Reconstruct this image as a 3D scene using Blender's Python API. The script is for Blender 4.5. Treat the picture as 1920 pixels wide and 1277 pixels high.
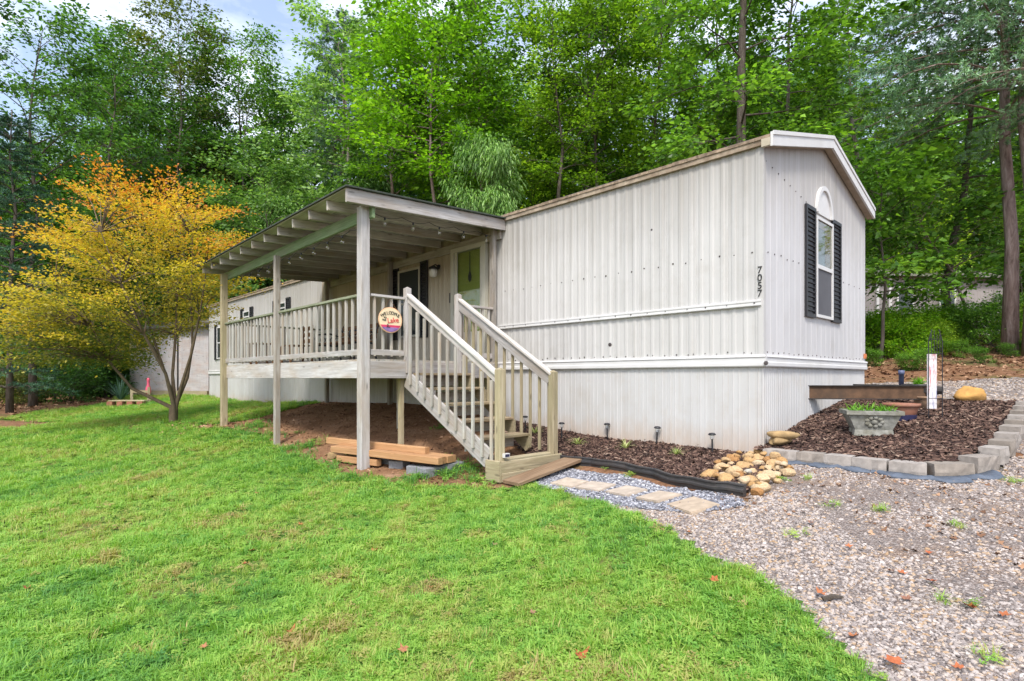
import bpy, bmesh, math, random
import numpy as np
from mathutils import Matrix, Vector

scene = bpy.context.scene
for o in list(bpy.data.objects):
    bpy.data.objects.remove(o)
R = math.radians

# ------------------------------------------------------------------ camera, sky, sun, exposure
F = 1053.0 / 1920.0                    # focal length in frame widths
CAM = Vector((2.706, -6.707, 1.5))
FWD = Vector((-0.7206, 0.6934, 0.0)).normalized()
RGT = Vector((FWD.y, -FWD.x, 0.0))
HOR = 708.0                            # row of the horizon in the 1920 x 1277 photograph
cam_d = bpy.data.cameras.new('camera')
cam_d.sensor_width = 36.0
cam_d.lens = 36.0 * F
cam_d.shift_y = (HOR - 638.5) / 1920.0
cam_d.clip_start = 0.05
cam_d.clip_end = 3000.0
cam = bpy.data.objects.new('camera', cam_d)
scene.collection.objects.link(cam)
cam.location = CAM
cam.rotation_euler = (R(90), 0, math.atan2(FWD.y, FWD.x) - R(90))
scene.camera = cam

SUN_AZ = math.atan2(-0.80, 0.60)       # the sun stands behind the camera, to its right
SUN_EL = R(52)
world = bpy.data.worlds.new('World')
scene.world = world
world.use_nodes = True
wn = world.node_tree
wn.nodes.clear()
sky = wn.nodes.new('ShaderNodeTexSky')
sky.sky_type = 'NISHITA'
sky.sun_disc = False
sky.sun_elevation = SUN_EL
sky.sun_rotation = R(90) - SUN_AZ
sky.air_density = 1.0
sky.dust_density = 2.2
sky.ozone_density = 1.0
bg = wn.nodes.new('ShaderNodeBackground')
bg.inputs['Strength'].default_value = 0.115
wo = wn.nodes.new('ShaderNodeOutputWorld')
# broken bright cloud over the whole sky
wtc = wn.nodes.new('ShaderNodeTexCoord')
wmp = wn.nodes.new('ShaderNodeMapping'); wmp.inputs['Scale'].default_value = (1.0, 1.0, 2.2)
wnz = wn.nodes.new('ShaderNodeTexNoise'); wnz.inputs['Scale'].default_value = 2.3; wnz.inputs['Detail'].default_value = 7; wnz.inputs['Roughness'].default_value = 0.58
wrp = wn.nodes.new('ShaderNodeValToRGB')
wrp.color_ramp.elements[0].position = 0.44; wrp.color_ramp.elements[0].color = (0.12, 0.12, 0.12, 1)
wrp.color_ramp.elements[1].position = 0.66; wrp.color_ramp.elements[1].color = (0.9, 0.9, 0.9, 1)
wmx = wn.nodes.new('ShaderNodeMix'); wmx.data_type = 'RGBA'
wn.links.new(wtc.outputs['Generated'], wmp.inputs['Vector']); wn.links.new(wmp.outputs[0], wnz.inputs['Vector'])
wn.links.new(wnz.outputs['Fac'], wrp.inputs[0]); wn.links.new(wrp.outputs[0], wmx.inputs[0])
wn.links.new(sky.outputs[0], wmx.inputs[6]); wmx.inputs[7].default_value = (6.3, 6.5, 7.0, 1)
wn.links.new(wmx.outputs[2], bg.inputs['Color'])
wn.links.new(bg.outputs[0], wo.inputs['Surface'])

sun_d = bpy.data.lights.new('sun', 'SUN')
sun_d.energy = 1.5
sun_d.angle = R(12)
sun_d.color = (1.0, 0.95, 0.87)
sun = bpy.data.objects.new('sun', sun_d)
scene.collection.objects.link(sun)
sd = Vector((math.cos(SUN_AZ) * math.cos(SUN_EL), math.sin(SUN_AZ) * math.cos(SUN_EL), math.sin(SUN_EL)))
sun.rotation_euler = sd.to_track_quat('Z', 'Y').to_euler()
sun.location = (20, -20, 30)

vs = scene.view_settings
vs.view_transform = 'Standard'
vs.look = 'None'
vs.gamma = 1.0
vs.use_curve_mapping = False
vs.exposure = 1.42
cy = scene.cycles
cy.max_bounces = 7
cy.diffuse_bounces = 4
cy.glossy_bounces = 3
cy.transmission_bounces = 5
cy.transparent_max_bounces = 8
cy.sample_clamp_indirect = 6.0
cy.caustics_reflective = False
cy.caustics_refractive = False

# ------------------------------------------------------------------ layout helpers
K = 1053.0
def P(px, py, d):
    """A point of the place: column and row it is seen at in the photograph, and its depth in metres."""
    return CAM + FWD * d + RGT * ((px - 960.0) / K * d) + Vector((0, 0, (HOR - py) / K * d))
def UW(u, w, z):
    """House coordinates: u along the long wall away from the near corner, w out from the wall, z height."""
    return Vector((-u, -w, z))

# control points of the terrain (x, y, z)
_cp = []
for a in ((938, 905, 7.06), (690, 878, 8.11), (524, 832, 10.45), (425, 797, 12.6), (325, 792, 13.8),
          (1436, 858, 6.6), (1231, 835, 7.63), (1057, 812, 8.83), (1395, 933, 4.87), (1057, 877, 7.55), (1240, 910, 6.1),
          (760, 757, 12.05), (610, 754, 14.75), (400, 743, 22), (250, 745, 24), (850, 772, 10.7),
          (0, 786, 17), (200, 760, 21), (150, 900, 8.0), (0, 1277, 2.87), (960, 1277, 2.75), (400, 1000, 5.3),
          (700, 960, 6.0), (1000, 1000, 5.0), (1690, 690, 13), (1700, 662, 16), (1885, 668, 14), (1850, 719, 10.5),
          (-300, 800, 14), (-600, 900, 8)):
    p = P(*a)
    _cp.append((p.x, p.y, p.z))
_cp += [(2.706, -6.707, 0.0), (5.0, -5.0, 0.15), (3.6, -2.6, 0.40), (5, -2, 0.5), (1.6, -0.3, 0.55), (0.1, -0.2, 0.56), (2.4, 0.1, 0.57),
        (2.5, 1.5, 0.83), (2.6, 3.2, 1.06), (4.2, 1.5, 0.86), (4.5, 4.2, 1.3), (-0.05, 1.43, 0.83), (-0.05, 2.98, 1.02), (-0.05, 4.2, 1.15),
        (1.0, 1.5, 0.83), (1.0, 3.0, 1.02), (6, 9, 2.0), (-6, 5, 0.9), (-14, 5, 0.9), (-12, 14, 1.5), (-4, 16, 2.3), (-24, 10, 1.0),
        (4, 17, 2.9), (12, 14, 3.0), (10, 3, 1.3), (10, -6, 0.4), (0, -12, -0.3), (-10, -9, -0.1), (-20, -6, 0.2), (-30, 0, 0.5),
        (-35, 15, 1.6), (-20, 35, 3.5), (10, 40, 4.5), (30, 20, 4), (30, -10, 1), (-45, -15, 0), (0, -35, -1), (-50, 50, 4), (40, 60, 6)]
CP = np.array(_cp)
def _tps(r2):
    return np.where(r2 > 1e-12, 0.5 * r2 * np.log(np.maximum(r2, 1e-12)), 0.0)
_n = len(CP)
_d2 = ((CP[:, None, :2] - CP[None, :, :2]) ** 2).sum(-1)
_A = np.zeros((_n + 3, _n + 3))
_A[:_n, :_n] = _tps(_d2) + np.eye(_n) * 0.006
_A[:_n, _n] = 1
_A[:_n, _n + 1:] = CP[:, :2]
_A[_n:, :_n] = _A[:_n, _n:].T
_W = np.linalg.solve(_A, np.concatenate([CP[:, 2], np.zeros(3)]))
def ground_np(x, y):
    x = np.asarray(x, float); y = np.asarray(y, float)
    xs = np.clip(x, -55, 42); ys = np.clip(y, -40, 62)
    sh = xs.shape
    xs = xs.ravel(); ys = ys.ravel()
    out = np.empty(len(xs))
    for i in range(0, len(xs), 20000):
        X = xs[i:i + 20000]; Y = ys[i:i + 20000]
        r2 = (X[:, None] - CP[None, :, 0]) ** 2 + (Y[:, None] - CP[None, :, 1]) ** 2
        out[i:i + 20000] = _tps(r2) @ _W[:_n] + _W[_n] + _W[_n + 1] * X + _W[_n + 2] * Y
    return out.reshape(sh)
def ground(x, y):
    return float(ground_np(np.array([x]), np.array([y]))[0])
BEDY = [-0.6, -0.1, 0.62, 1.43, 2.42, 2.98, 4.2]
BEDZ = [0.655, 0.675, 0.80, 0.938, 1.068, 1.138, 1.25]
def bed(x, y):
    return float(np.interp(y, BEDY, BEDZ))
def cast(px, py, zf=ground):
    """The point of the terrain seen at a place of the photograph."""
    d = FWD + RGT * ((px - 960.0) / K) + Vector((0, 0, (HOR - py) / K))
    lo = 1.0
    t = lo
    while t < 60:
        p = CAM + d * t
        if p.z < zf(p.x, p.y):
            break
        t += 0.25
    a, b = t - 0.25, t
    for _ in range(14):
        m = 0.5 * (a + b)
        p = CAM + d * m
        if p.z < zf(p.x, p.y): b = m
        else: a = m
    p = CAM + d * b
    return Vector((p.x, p.y, zf(p.x, p.y)))

# ------------------------------------------------------------------ object helpers
COL = scene.collection
WORLD = {}
def link(name, mesh, mat=None, parent=None, M=None, kind=None):
    M = M if M is not None else Matrix()
    o = bpy.data.objects.new(name, mesh)
    COL.objects.link(o)
    if mat is not None and mesh is not None:
        if len(mesh.materials) == 0:
            mesh.materials.append(mat)
        elif mesh.materials[0] != mat:
            o.material_slots[0].link = 'OBJECT'
            o.material_slots[0].material = mat
    WORLD[o] = M.copy()
    if parent is not None:
        o.parent = parent
        o.matrix_basis = WORLD[parent].inverted() @ M
    else:
        o.matrix_basis = M
    if kind: o['kind'] = kind
    return o
def tag(o, label, cat, group=None):
    o['label'] = label
    o['category'] = cat
    if group: o['group'] = group
    return o
def thing(name, loc, label, cat, group=None):
    o = link(name, None, M=Matrix.Translation(Vector(loc)))
    o.empty_display_size = 0.2
    return tag(o, label, cat, group)

class MB:
    def __init__(s): s.v = []; s.f = []
    def add(s, v, f):
        n = len(s.v)
        s.v += [tuple(x) for x in v]
        s.f += [tuple(i + n for i in q) for q in f]
        return s
    def box(s, x0, x1, y0, y1, z0, z1, M=None):
        v = [Vector(p) for p in ((x0, y0, z0), (x1, y0, z0), (x1, y1, z0), (x0, y1, z0), (x0, y0, z1), (x1, y0, z1), (x1, y1, z1), (x0, y1, z1))]
        if M: v = [M @ p for p in v]
        return s.add(v, [(0, 3, 2, 1), (4, 5, 6, 7), (0, 1, 5, 4), (1, 2, 6, 5), (2, 3, 7, 6), (3, 0, 4, 7)])
    def tube(s, pts, rad, n=6, cap=True):
        pts = [Vector(p) for p in pts]
        if not hasattr(rad, '__len__'): rad = [rad] * len(pts)
        rings = []
        t = (pts[1] - pts[0]).normalized()
        a = t.orthogonal().normalized()
        for i, p in enumerate(pts):
            if i == 0: t = pts[1] - pts[0]
            elif i == len(pts) - 1: t = pts[-1] - pts[-2]
            else: t = pts[i + 1] - pts[i - 1]
            t.normalize()
            a = (a - t * a.dot(t))
            if a.length < 1e-6: a = t.orthogonal()
            a.normalize()
            b = t.cross(a)
            rings.append([p + (a * math.cos(k * 2 * math.pi / n) + b * math.sin(k * 2 * math.pi / n)) * rad[i] for k in range(n)])
        v = [q for r in rings for q in r]
        f = []
        for i in range(len(pts) - 1):
            for k in range(n):
                f.append((i * n + k, i * n + (k + 1) % n, (i + 1) * n + (k + 1) % n, (i + 1) * n + k))
        if cap:
            f.append(tuple(reversed(range(n))))
            f.append(tuple(range((len(pts) - 1) * n, len(pts) * n)))
        return s.add(v, f)
    def lathe(s, prof, n=16, M=None):
        v = []
        for r, z in prof:
            for k in range(n):
                v.append(Vector((r * math.cos(k * 2 * math.pi / n), r * math.sin(k * 2 * math.pi / n), z)))
        if M: v = [M @ p for p in v]
        f = []
        for i in range(len(prof) - 1):
            for k in range(n):
                f.append((i * n + k, i * n + (k + 1) % n, (i + 1) * n + (k + 1) % n, (i + 1) * n + k))
        f.append(tuple(reversed(range(n))))
        f.append(tuple(range((len(prof) - 1) * n, len(prof) * n)))
        return s.add(v, f)
    def prism(s, poly, a, b):
        """poly: list of points (Vector) as bottom, offset by vector b-a."""
        n = len(poly)
        off = Vector(b) - Vector(a)
        v = [Vector(p) for p in poly] + [Vector(p) + off for p in poly]
        f = [tuple(reversed(range(n))), tuple(range(n, 2 * n))]
        f += [(k, (k + 1) % n, n + (k + 1) % n, n + k) for k in range(n)]
        return s.add(v, f)
    def mesh(s, name='mesh', smooth=False):
        m = bpy.data.meshes.new(name)
        m.from_pydata(s.v, [], s.f)
        bm = bmesh.new(); bm.from_mesh(m)
        bmesh.ops.recalc_face_normals(bm, faces=bm.faces)
        bm.to_mesh(m); bm.free()
        if smooth:
            m.polygons.foreach_set('use_smooth', [True] * len(m.polygons))
        m.update()
        return m

_bc = {}
def board_mesh(L, w, t, c=0.004):
    """A sawn board, length along local x, with eased long edges."""
    key = (round(L, 3), round(w, 3), round(t, 3), round(c, 4))
    if key in _bc: return _bc[key]
    a, b = w / 2, t / 2
    sec = [(-a + c, -b), (a - c, -b), (a, -b + c), (a, b - c), (a - c, b), (-a + c, b), (-a, b - c), (-a, -b + c)]
    mb = MB()
    mb.prism([Vector((-L / 2, y, z)) for y, z in sec], (0, 0, 0), (L, 0, 0))
    _bc[key] = mb.mesh('board')
    return _bc[key]
def frame(a, b, up=(0, 0, 1)):
    a = Vector(a); b = Vector(b)
    x = (b - a).normalized()
    z = Vector(up)
    if abs(x.dot(z.normalized())) > 0.99: z = Vector((0, 1, 0))
    y = z.cross(x).normalized()
    z = x.cross(y)
    M = Matrix((x, y, z)).transposed().to_4x4()
    M.translation = (a + b) / 2
    return M
def board(name, a, b, w, t, mat, parent=None, up=(0, 0, 1), c=0.004):
    L = (Vector(b) - Vector(a)).length
    return link(name, board_mesh(L, w, t, c), mat, parent, frame(a, b, up))

def tri_mesh(name, verts, faces, nside, tint=None, smooth=False):
    """numpy verts (N,3), faces (M,nside)."""
    m = bpy.data.meshes.new(name)
    verts = np.ascontiguousarray(verts, dtype=np.float32)
    faces = np.ascontiguousarray(faces, dtype=np.int32)
    m.vertices.add(len(verts))
    m.vertices.foreach_set('co', verts.ravel())
    m.loops.add(faces.size)
    m.loops.foreach_set('vertex_index', faces.ravel())
    m.polygons.add(len(faces))
    m.polygons.foreach_set('loop_start', np.arange(0, faces.size, nside, dtype=np.int32))
    if smooth:
        m.polygons.foreach_set('use_smooth', np.ones(len(faces), dtype=bool))
    m.update(calc_edges=True)
    if tint is not None:
        a = m.attributes.new('tint', 'FLOAT', 'FACE')
        a.data.foreach_set('value', np.ascontiguousarray(tint, dtype=np.float32))
    return m

# ------------------------------------------------------------------ materials
def new_mat(name):
    m = bpy.data.materials.new(name)
    m.use_nodes = True
    nt = m.node_tree
    nt.nodes.clear()
    out = nt.nodes.new('ShaderNodeOutputMaterial')
    b = nt.nodes.new('ShaderNodeBsdfPrincipled')
    nt.links.new(b.outputs[0], out.inputs[0])
    return m, nt, b, out
def ramp(nt, src, stops):
    r = nt.nodes.new('ShaderNodeValToRGB')
    e = r.color_ramp.elements
    while len(e) < len(stops): e.new(0.5)
    for k, (p, c) in enumerate(stops):
        e[k].position = p
        e[k].color = (c[0], c[1], c[2], 1)
    nt.links.new(src, r.inputs[0])
    return r.outputs[0]
def noise(nt, vec, scale, detail=4, rough=0.55, dist=0.0):
    n = nt.nodes.new('ShaderNodeTexNoise')
    n.inputs['Scale'].default_value = scale
    n.inputs['Detail'].default_value = detail
    n.inputs['Roughness'].default_value = rough
    n.inputs['Distortion'].default_value = dist
    if vec is not None: nt.links.new(vec, n.inputs['Vector'])
    return n.outputs['Fac']
def coords(nt, which='Object', scale=(1, 1, 1), rand=True):
    tc = nt.nodes.new('ShaderNodeTexCoord')
    mp = nt.nodes.new('ShaderNodeMapping')
    mp.inputs['Scale'].default_value = scale
    nt.links.new(tc.outputs[which], mp.inputs['Vector'])
    if rand:
        oi = nt.nodes.new('ShaderNodeObjectInfo')
        mu = nt.nodes.new('ShaderNodeMath'); mu.operation = 'MULTIPLY'; mu.inputs[1].default_value = 57.0
        nt.links.new(oi.outputs['Random'], mu.inputs[0])
        cb = nt.nodes.new('ShaderNodeCombineXYZ')
        for k in range(3): nt.links.new(mu.outputs[0], cb.inputs[k])
        nt.links.new(cb.outputs[0], mp.inputs['Location'])
    return mp.outputs[0]
def mix(nt, fac, a, b, mode='MIX'):
    n = nt.nodes.new('ShaderNodeMix')
    n.data_type = 'RGBA'
    n.blend_type = mode
    for s, val in ((n.inputs[0], fac), (n.inputs[6], a), (n.inputs[7], b)):
        if isinstance(val, (int, float)): s.default_value = val
        elif isinstance(val, tuple): s.default_value = (val[0], val[1], val[2], 1)
        else: nt.links.new(val, s)
    return n.outputs[2]
def math_n(nt, op, a, b=None, clamp=False):
    n = nt.nodes.new('ShaderNodeMath'); n.operation = op; n.use_clamp = clamp
    for s, val in ((n.inputs[0], a), (n.inputs[1], b)):
        if val is None: continue
        if isinstance(val, (int, float)): s.default_value = val
        else: nt.links.new(val, s)
    return n.outputs[0]
def bump(nt, b, h, strength=0.3, dist=0.01):
    n = nt.nodes.new('ShaderNodeBump')
    n.inputs['Strength'].default_value = strength
    n.inputs['Distance'].default_value = dist
    nt.links.new(h, n.inputs['Height'])
    nt.links.new(n.outputs[0], b.inputs['Normal'])
def obj_rand(nt):
    return nt.nodes.new('ShaderNodeObjectInfo').outputs['Random']

def wood(name, dark, mid, light, stain=None, stain_amt=0.4, rough=0.85):
    m, nt, b, out = new_mat(name)
    g = noise(nt, coords(nt, 'Object', (2.2, 42, 42)), 1.0, 6, 0.65, 0.4)
    col = ramp(nt, g, [(0.28, dark), (0.5, mid), (0.72, light)])
    big = noise(nt, coords(nt, 'Object', (1.3, 5, 5)), 1.0, 4)
    col = mix(nt, ramp(nt, big, [(0.38, (0, 0, 0)), (0.68, (0.55, 0.55, 0.55))]), col, dark)
    if stain:
        st = noise(nt, coords(nt, 'Object', (0.9, 3, 3)), 1.7, 5, 0.6)
        col = mix(nt, ramp(nt, st, [(0.42, (0, 0, 0)), (0.66, (stain_amt,) * 3)]), col, stain)
    crk = noise(nt, coords(nt, 'Object', (1.1, 75, 75)), 1.0, 5, 0.7, 0.3)
    col = mix(nt, ramp(nt, crk, [(0.60, (0, 0, 0)), (0.70, (0.75,) * 3)]), col, tuple(x * 0.35 for x in dark))
    vk = nt.nodes.new('ShaderNodeTexVoronoi'); vk.inputs['Scale'].default_value = 1.0
    nt.links.new(coords(nt, 'Object', (2.4, 9, 9)), vk.inputs['Vector'])
    col = mix(nt, ramp(nt, vk.outputs['Distance'], [(0.08, (0.7,) * 3), (0.16, (0, 0, 0))]), col, tuple(x * 0.55 for x in dark))
    rv = ramp(nt, obj_rand(nt), [(0, (0.82, 0.82, 0.82)), (1, (1.12, 1.12, 1.12))])
    col = mix(nt, 1.0, col, rv, 'MULTIPLY')
    nt.links.new(col, b.inputs['Base Color'])
    b.inputs['Roughness'].default_value = rough
    bump(nt, b, g, 0.5, 0.004)
    return m
def plain(name, col, rough=0.6, var=0.12, scale=6.0, metal=0.0, dirt=None, dirt_amt=0.3, bmp=0.1, spec=0.4):
    m, nt, b, out = new_mat(name)
    n1 = noise(nt, coords(nt, 'Object', (1, 1, 1)), scale, 5, 0.6)
    lo = tuple(c * (1 - var) for c in col); hi = tuple(min(1, c * (1 + var)) for c in col)
    c = ramp(nt, n1, [(0.3, lo), (0.7, hi)])
    if dirt:
        n2 = noise(nt, coords(nt, 'Object', (1, 1, 1)), scale * 0.35, 6, 0.65)
        c = mix(nt, ramp(nt, n2, [(0.45, (0, 0, 0)), (0.7, (dirt_amt,) * 3)]), c, dirt)
    nt.links.new(c, b.inputs['Base Color'])
    b.inputs['Roughness'].default_value = rough
    b.inputs['Metallic'].default_value = metal
    b.inputs['Specular IOR Level'].default_value = spec
    if bmp: bump(nt, b, n1, bmp, 0.01)
    return m
def rand_col(name, stops, rough=0.85, scale=8.0, bmp=0.3, bdist=0.01, var=0.25):
    """Colour picked for each object or scattered piece, with fine mottling."""
    m, nt, b, out = new_mat(name)
    base = ramp(nt, obj_rand(nt), stops)
    n1 = noise(nt, coords(nt, 'Object'), scale, 5, 0.6)
    v = ramp(nt, n1, [(0.3, (1 - var,) * 3), (0.7, (1 + var,) * 3)])
    c = mix(nt, 1.0, base, v, 'MULTIPLY')
    nt.links.new(c, b.inputs['Base Color'])
    b.inputs['Roughness'].default_value = rough
    b.inputs['Specular IOR Level'].default_value = 0.3
    if bmp: bump(nt, b, n1, bmp, bdist)
    return m
def leafy(name, stops, trans=0.35, attr='tint', inst=False, rough=0.5, objvar=0.0):
    m, nt, b, out = new_mat(name)
    at = nt.nodes.new('ShaderNodeAttribute')
    at.attribute_name = attr
    at.attribute_type = 'INSTANCER' if inst else 'GEOMETRY'
    f = at.outputs['Fac']
    if objvar:
        f = math_n(nt, 'ADD', f, math_n(nt, 'MULTIPLY', math_n(nt, 'SUBTRACT', obj_rand(nt), 0.5), objvar), True)
    c = ramp(nt, f, stops)
    nt.links.new(c, b.inputs['Base Color'])
    b.inputs['Roughness'].default_value = rough
    b.inputs['Specular IOR Level'].default_value = 0.35
    tr = nt.nodes.new('ShaderNodeBsdfTranslucent')
    c2 = mix(nt, 1.0, c, (1.5, 1.6, 0.6), 'MULTIPLY')
    nt.links.new(c2, tr.inputs['Color'])
    ms = nt.nodes.new('ShaderNodeMixShader')
    ms.inputs[0].default_value = trans
    nt.links.new(b.outputs[0], ms.inputs[1])
    nt.links.new(tr.outputs[0], ms.inputs[2])
    nt.links.new(ms.outputs[0], out.inputs[0])
    return m
def glass(name, tint=(0.9, 0.95, 0.93), refl=0.18):
    m, nt, b, out = new_mat(name)
    tr = nt.nodes.new('ShaderNodeBsdfTransparent'); tr.inputs[0].default_value = (*tint, 1)
    gl = nt.nodes.new('ShaderNodeBsdfGlossy'); gl.inputs['Roughness'].default_value = 0.03
    fr = nt.nodes.new('ShaderNodeLayerWeight'); fr.inputs[0].default_value = 0.5
    ad = math_n(nt, 'ADD', math_n(nt, 'MULTIPLY', math_n(nt, 'POWER', fr.outputs['Facing'], 4.0), 0.45), refl * 0.3, True)
    ms = nt.nodes.new('ShaderNodeMixShader')
    nt.links.new(ad, ms.inputs[0]); nt.links.new(tr.outputs[0], ms.inputs[1]); nt.links.new(gl.outputs[0], ms.inputs[2])
    nt.links.new(ms.outputs[0], out.inputs[0])
    return m

def siding_mat(name, col, streak, splash=False):
    m, nt, b, out = new_mat(name)
    st = noise(nt, coords(nt, 'Object', (9, 9, 0.35)), 1.0, 5, 0.6)
    c = ramp(nt, st, [(0.3, tuple(x * 0.93 for x in col)), (0.65, col)])
    sp = noise(nt, coords(nt, 'Object', (1, 1, 1)), 3.0, 6, 0.7)
    c = mix(nt, ramp(nt, sp, [(0.5, (0, 0, 0)), (0.8, (0.35,) * 3)]), c, streak)
    run = noise(nt, coords(nt, 'Object', (26, 26, 0.5)), 1.0, 4, 0.7)
    c = mix(nt, ramp(nt, run, [(0.54, (0, 0, 0)), (0.74, (0.30,) * 3)]), c, streak)
    gp = nt.nodes.new('ShaderNodeNewGeometry'); sx = nt.nodes.new('ShaderNodeSeparateXYZ'); nt.links.new(gp.outputs['Position'], sx.inputs[0])
    if splash:      # mud thrown up by rain along the foot
        hz_ = math_n(nt, 'ADD', sx.outputs[2], math_n(nt, 'MULTIPLY', noise(nt, coords(nt, 'Object', (7, 7, 3)), 1.0, 5, 0.7), -0.5))
        c = mix(nt, ramp(nt, hz_, [(0.30, (0.6,) * 3), (0.70, (0, 0, 0))]), c, (0.40, 0.27, 0.17))
    else:           # grey runs under the eave
        hz_ = math_n(nt, 'ADD', math_n(nt, 'MULTIPLY', sx.outputs[2], 0.25), math_n(nt, 'MULTIPLY', noise(nt, coords(nt, 'Object', (16, 16, 0.25)), 1.0, 4, 0.7), 0.5))
        hh = math_n(nt, 'MULTIPLY', math_n(nt, 'SUBTRACT', hz_, 1.05, True), 2.4, True)
        c = mix(nt, hh, c, tuple(x * 0.8 for x in streak))
    c = mix(nt, 1.0, c, ramp(nt, obj_rand(nt), [(0, (0.95, 0.95, 0.95)), (1, (1.04, 1.04, 1.04))]), 'MULTIPLY')
    nt.links.new(c, b.inputs['Base Color'])
    b.inputs['Roughness'].default_value = 0.5
    b.inputs['Specular IOR Level'].default_value = 0.35
    wv = noise(nt, coords(nt, 'Object', (1, 1, 0.6)), 1.7, 2, 0.5)
    hsum = math_n(nt, 'ADD', math_n(nt, 'MULTIPLY', wv, 3.0), math_n(nt, 'MULTIPLY', sp, 0.10))
    bump(nt, b, hsum, 0.35, 0.02)
    return m

M_SIDE = siding_mat('white_siding', (0.50, 0.495, 0.485), (0.31, 0.285, 0.245))
M_SIDE2 = siding_mat('white_end_siding', (0.545, 0.54, 0.545), (0.40, 0.37, 0.33))
M_SKIRT = siding_mat('white_skirting', (0.50, 0.50, 0.50), (0.36, 0.30, 0.23), True)
M_TAN = siding_mat('tan_toned_porch_siding', (0.46, 0.41, 0.32), (0.34, 0.28, 0.20))  # browner, darker tone than the white siding, for panels under the porch roof
M_TRIM = plain('white_trim', (0.60, 0.60, 0.60), 0.45, 0.05, 4, dirt=(0.5, 0.48, 0.44), dirt_amt=0.35, bmp=0.03)
M_EAVE = plain('stained_eave', (0.29, 0.22, 0.155), 0.85, 0.45, 18, dirt=(0.09, 0.065, 0.045), dirt_amt=0.9, bmp=0.6)
M_ROOF = plain('roof_sheet', (0.16, 0.15, 0.14), 0.7, 0.25, 8, dirt=(0.10, 0.08, 0.05), dirt_amt=0.7)
M_SOFFIT = plain('soffit', (0.33, 0.27, 0.21), 0.8, 0.2, 9)
M_BLACK = plain('black_plastic', (0.022, 0.022, 0.026), 0.45, 0.2, 8, bmp=0.03)
M_SCREW = plain('screw_heads', (0.06, 0.05, 0.05), 0.5, 0.2, 8, bmp=0)
M_GREY = wood('weathered_wood', (0.21, 0.19, 0.165), (0.36, 0.335, 0.305), (0.49, 0.47, 0.44), (0.27, 0.19, 0.11), 0.5)
M_PALE = wood('pale_weathered_wood', (0.29, 0.27, 0.255), (0.45, 0.435, 0.43), (0.58, 0.57, 0.57), (0.31, 0.23, 0.155), 0.5)
M_TREAD = wood('tan_tread_wood', (0.22, 0.18, 0.11), (0.36, 0.30, 0.19), (0.47, 0.41, 0.29), (0.24, 0.23, 0.12), 0.4)
M_STEP = wood('worn_tread_wood', (0.19, 0.135, 0.08), (0.32, 0.245, 0.155), (0.43, 0.35, 0.245), (0.22, 0.19, 0.10), 0.5)
M_MOSS = wood('mossy_wood', (0.15, 0.16, 0.10), (0.25, 0.285, 0.18), (0.35, 0.38, 0.27), (0.34, 0.32, 0.24), 0.4)
M_RAIL = wood('handrail_wood', (0.40, 0.37, 0.34), (0.55, 0.53, 0.51), (0.68, 0.66, 0.65), (0.40, 0.30, 0.20), 0.3)
M_BAL = wood('baluster_wood', (0.26, 0.25, 0.22), (0.42, 0.41, 0.38), (0.54, 0.53, 0.50), (0.36, 0.25, 0.15), 0.5)
M_UNDER = wood('porch_ceiling_wood', (0.28, 0.25, 0.215), (0.45, 0.415, 0.375), (0.58, 0.55, 0.51), (0.16, 0.16, 0.10), 0.4)
M_FRESH = wood('fresh_timber', (0.30, 0.16, 0.07), (0.44, 0.25, 0.12), (0.54, 0.34, 0.185), (0.38, 0.19, 0.08), 0.5)
M_ALGAE = wood('algae_green_beam', (0.12, 0.17, 0.08), (0.20, 0.29, 0.14), (0.32, 0.42, 0.25), (0.30, 0.30, 0.22), 0.4)
M_BRN = wood('brown_wood', (0.10, 0.05, 0.025), (0.20, 0.10, 0.045), (0.30, 0.17, 0.08))
M_SHED = wood('shed_plywood', (0.36, 0.34, 0.35), (0.46, 0.44, 0.45), (0.54, 0.52, 0.53), (0.42, 0.30, 0.24), 0.5)
def bark(name, dark, mid, light, sc=1.0):
    m, nt, b, out = new_mat(name)
    g = noise(nt, coords(nt, 'Object', (16 * sc, 16 * sc, 2.6 * sc)), 1.0, 7, 0.7, 0.6)
    c = ramp(nt, g, [(0.3, dark), (0.5, mid), (0.72, light)])
    n2 = noise(nt, coords(nt, 'Object', (1.5, 1.5, 0.7)), 1.0, 4)
    c = mix(nt, ramp(nt, n2, [(0.45, (0, 0, 0)), (0.65, (0.5,) * 3)]), c, mid)
    nt.links.new(c, b.inputs['Base Color']); b.inputs['Roughness'].default_value = 0.95
    b.inputs['Specular IOR Level'].default_value = 0.15
    bump(nt, b, g, 1.0, 0.03)
    return m
M_BARK = bark('dark_bark', (0.035, 0.028, 0.022), (0.095, 0.08, 0.066), (0.17, 0.15, 0.13))
M_BARKG = bark('grey_bark', (0.07, 0.06, 0.052), (0.18, 0.16, 0.14), (0.30, 0.275, 0.25))
M_BARKP = bark('pine_bark', (0.08, 0.052, 0.045), (0.25, 0.185, 0.165), (0.42, 0.35, 0.33), 0.7)
M_CINDER = plain('cinder', (0.20, 0.205, 0.22), 0.95, 0.2, 30, bmp=0.4)
M_BLOCK = rand_col('wall_block', [(0, (0.23, 0.20, 0.17)), (0.5, (0.29, 0.26, 0.235)), (1, (0.335, 0.31, 0.285))], 0.95, 14, 0.5, 0.012, 0.22)
M_TANROCK = rand_col('tan_rock', [(0, (0.30, 0.15, 0.055)), (0.35, (0.40, 0.245, 0.105)), (0.7, (0.46, 0.32, 0.175)), (0.94, (0.50, 0.39, 0.26)), (1, (0.42, 0.42, 0.39))], 0.85, 5, 0.5, 0.02, 0.3)
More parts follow.
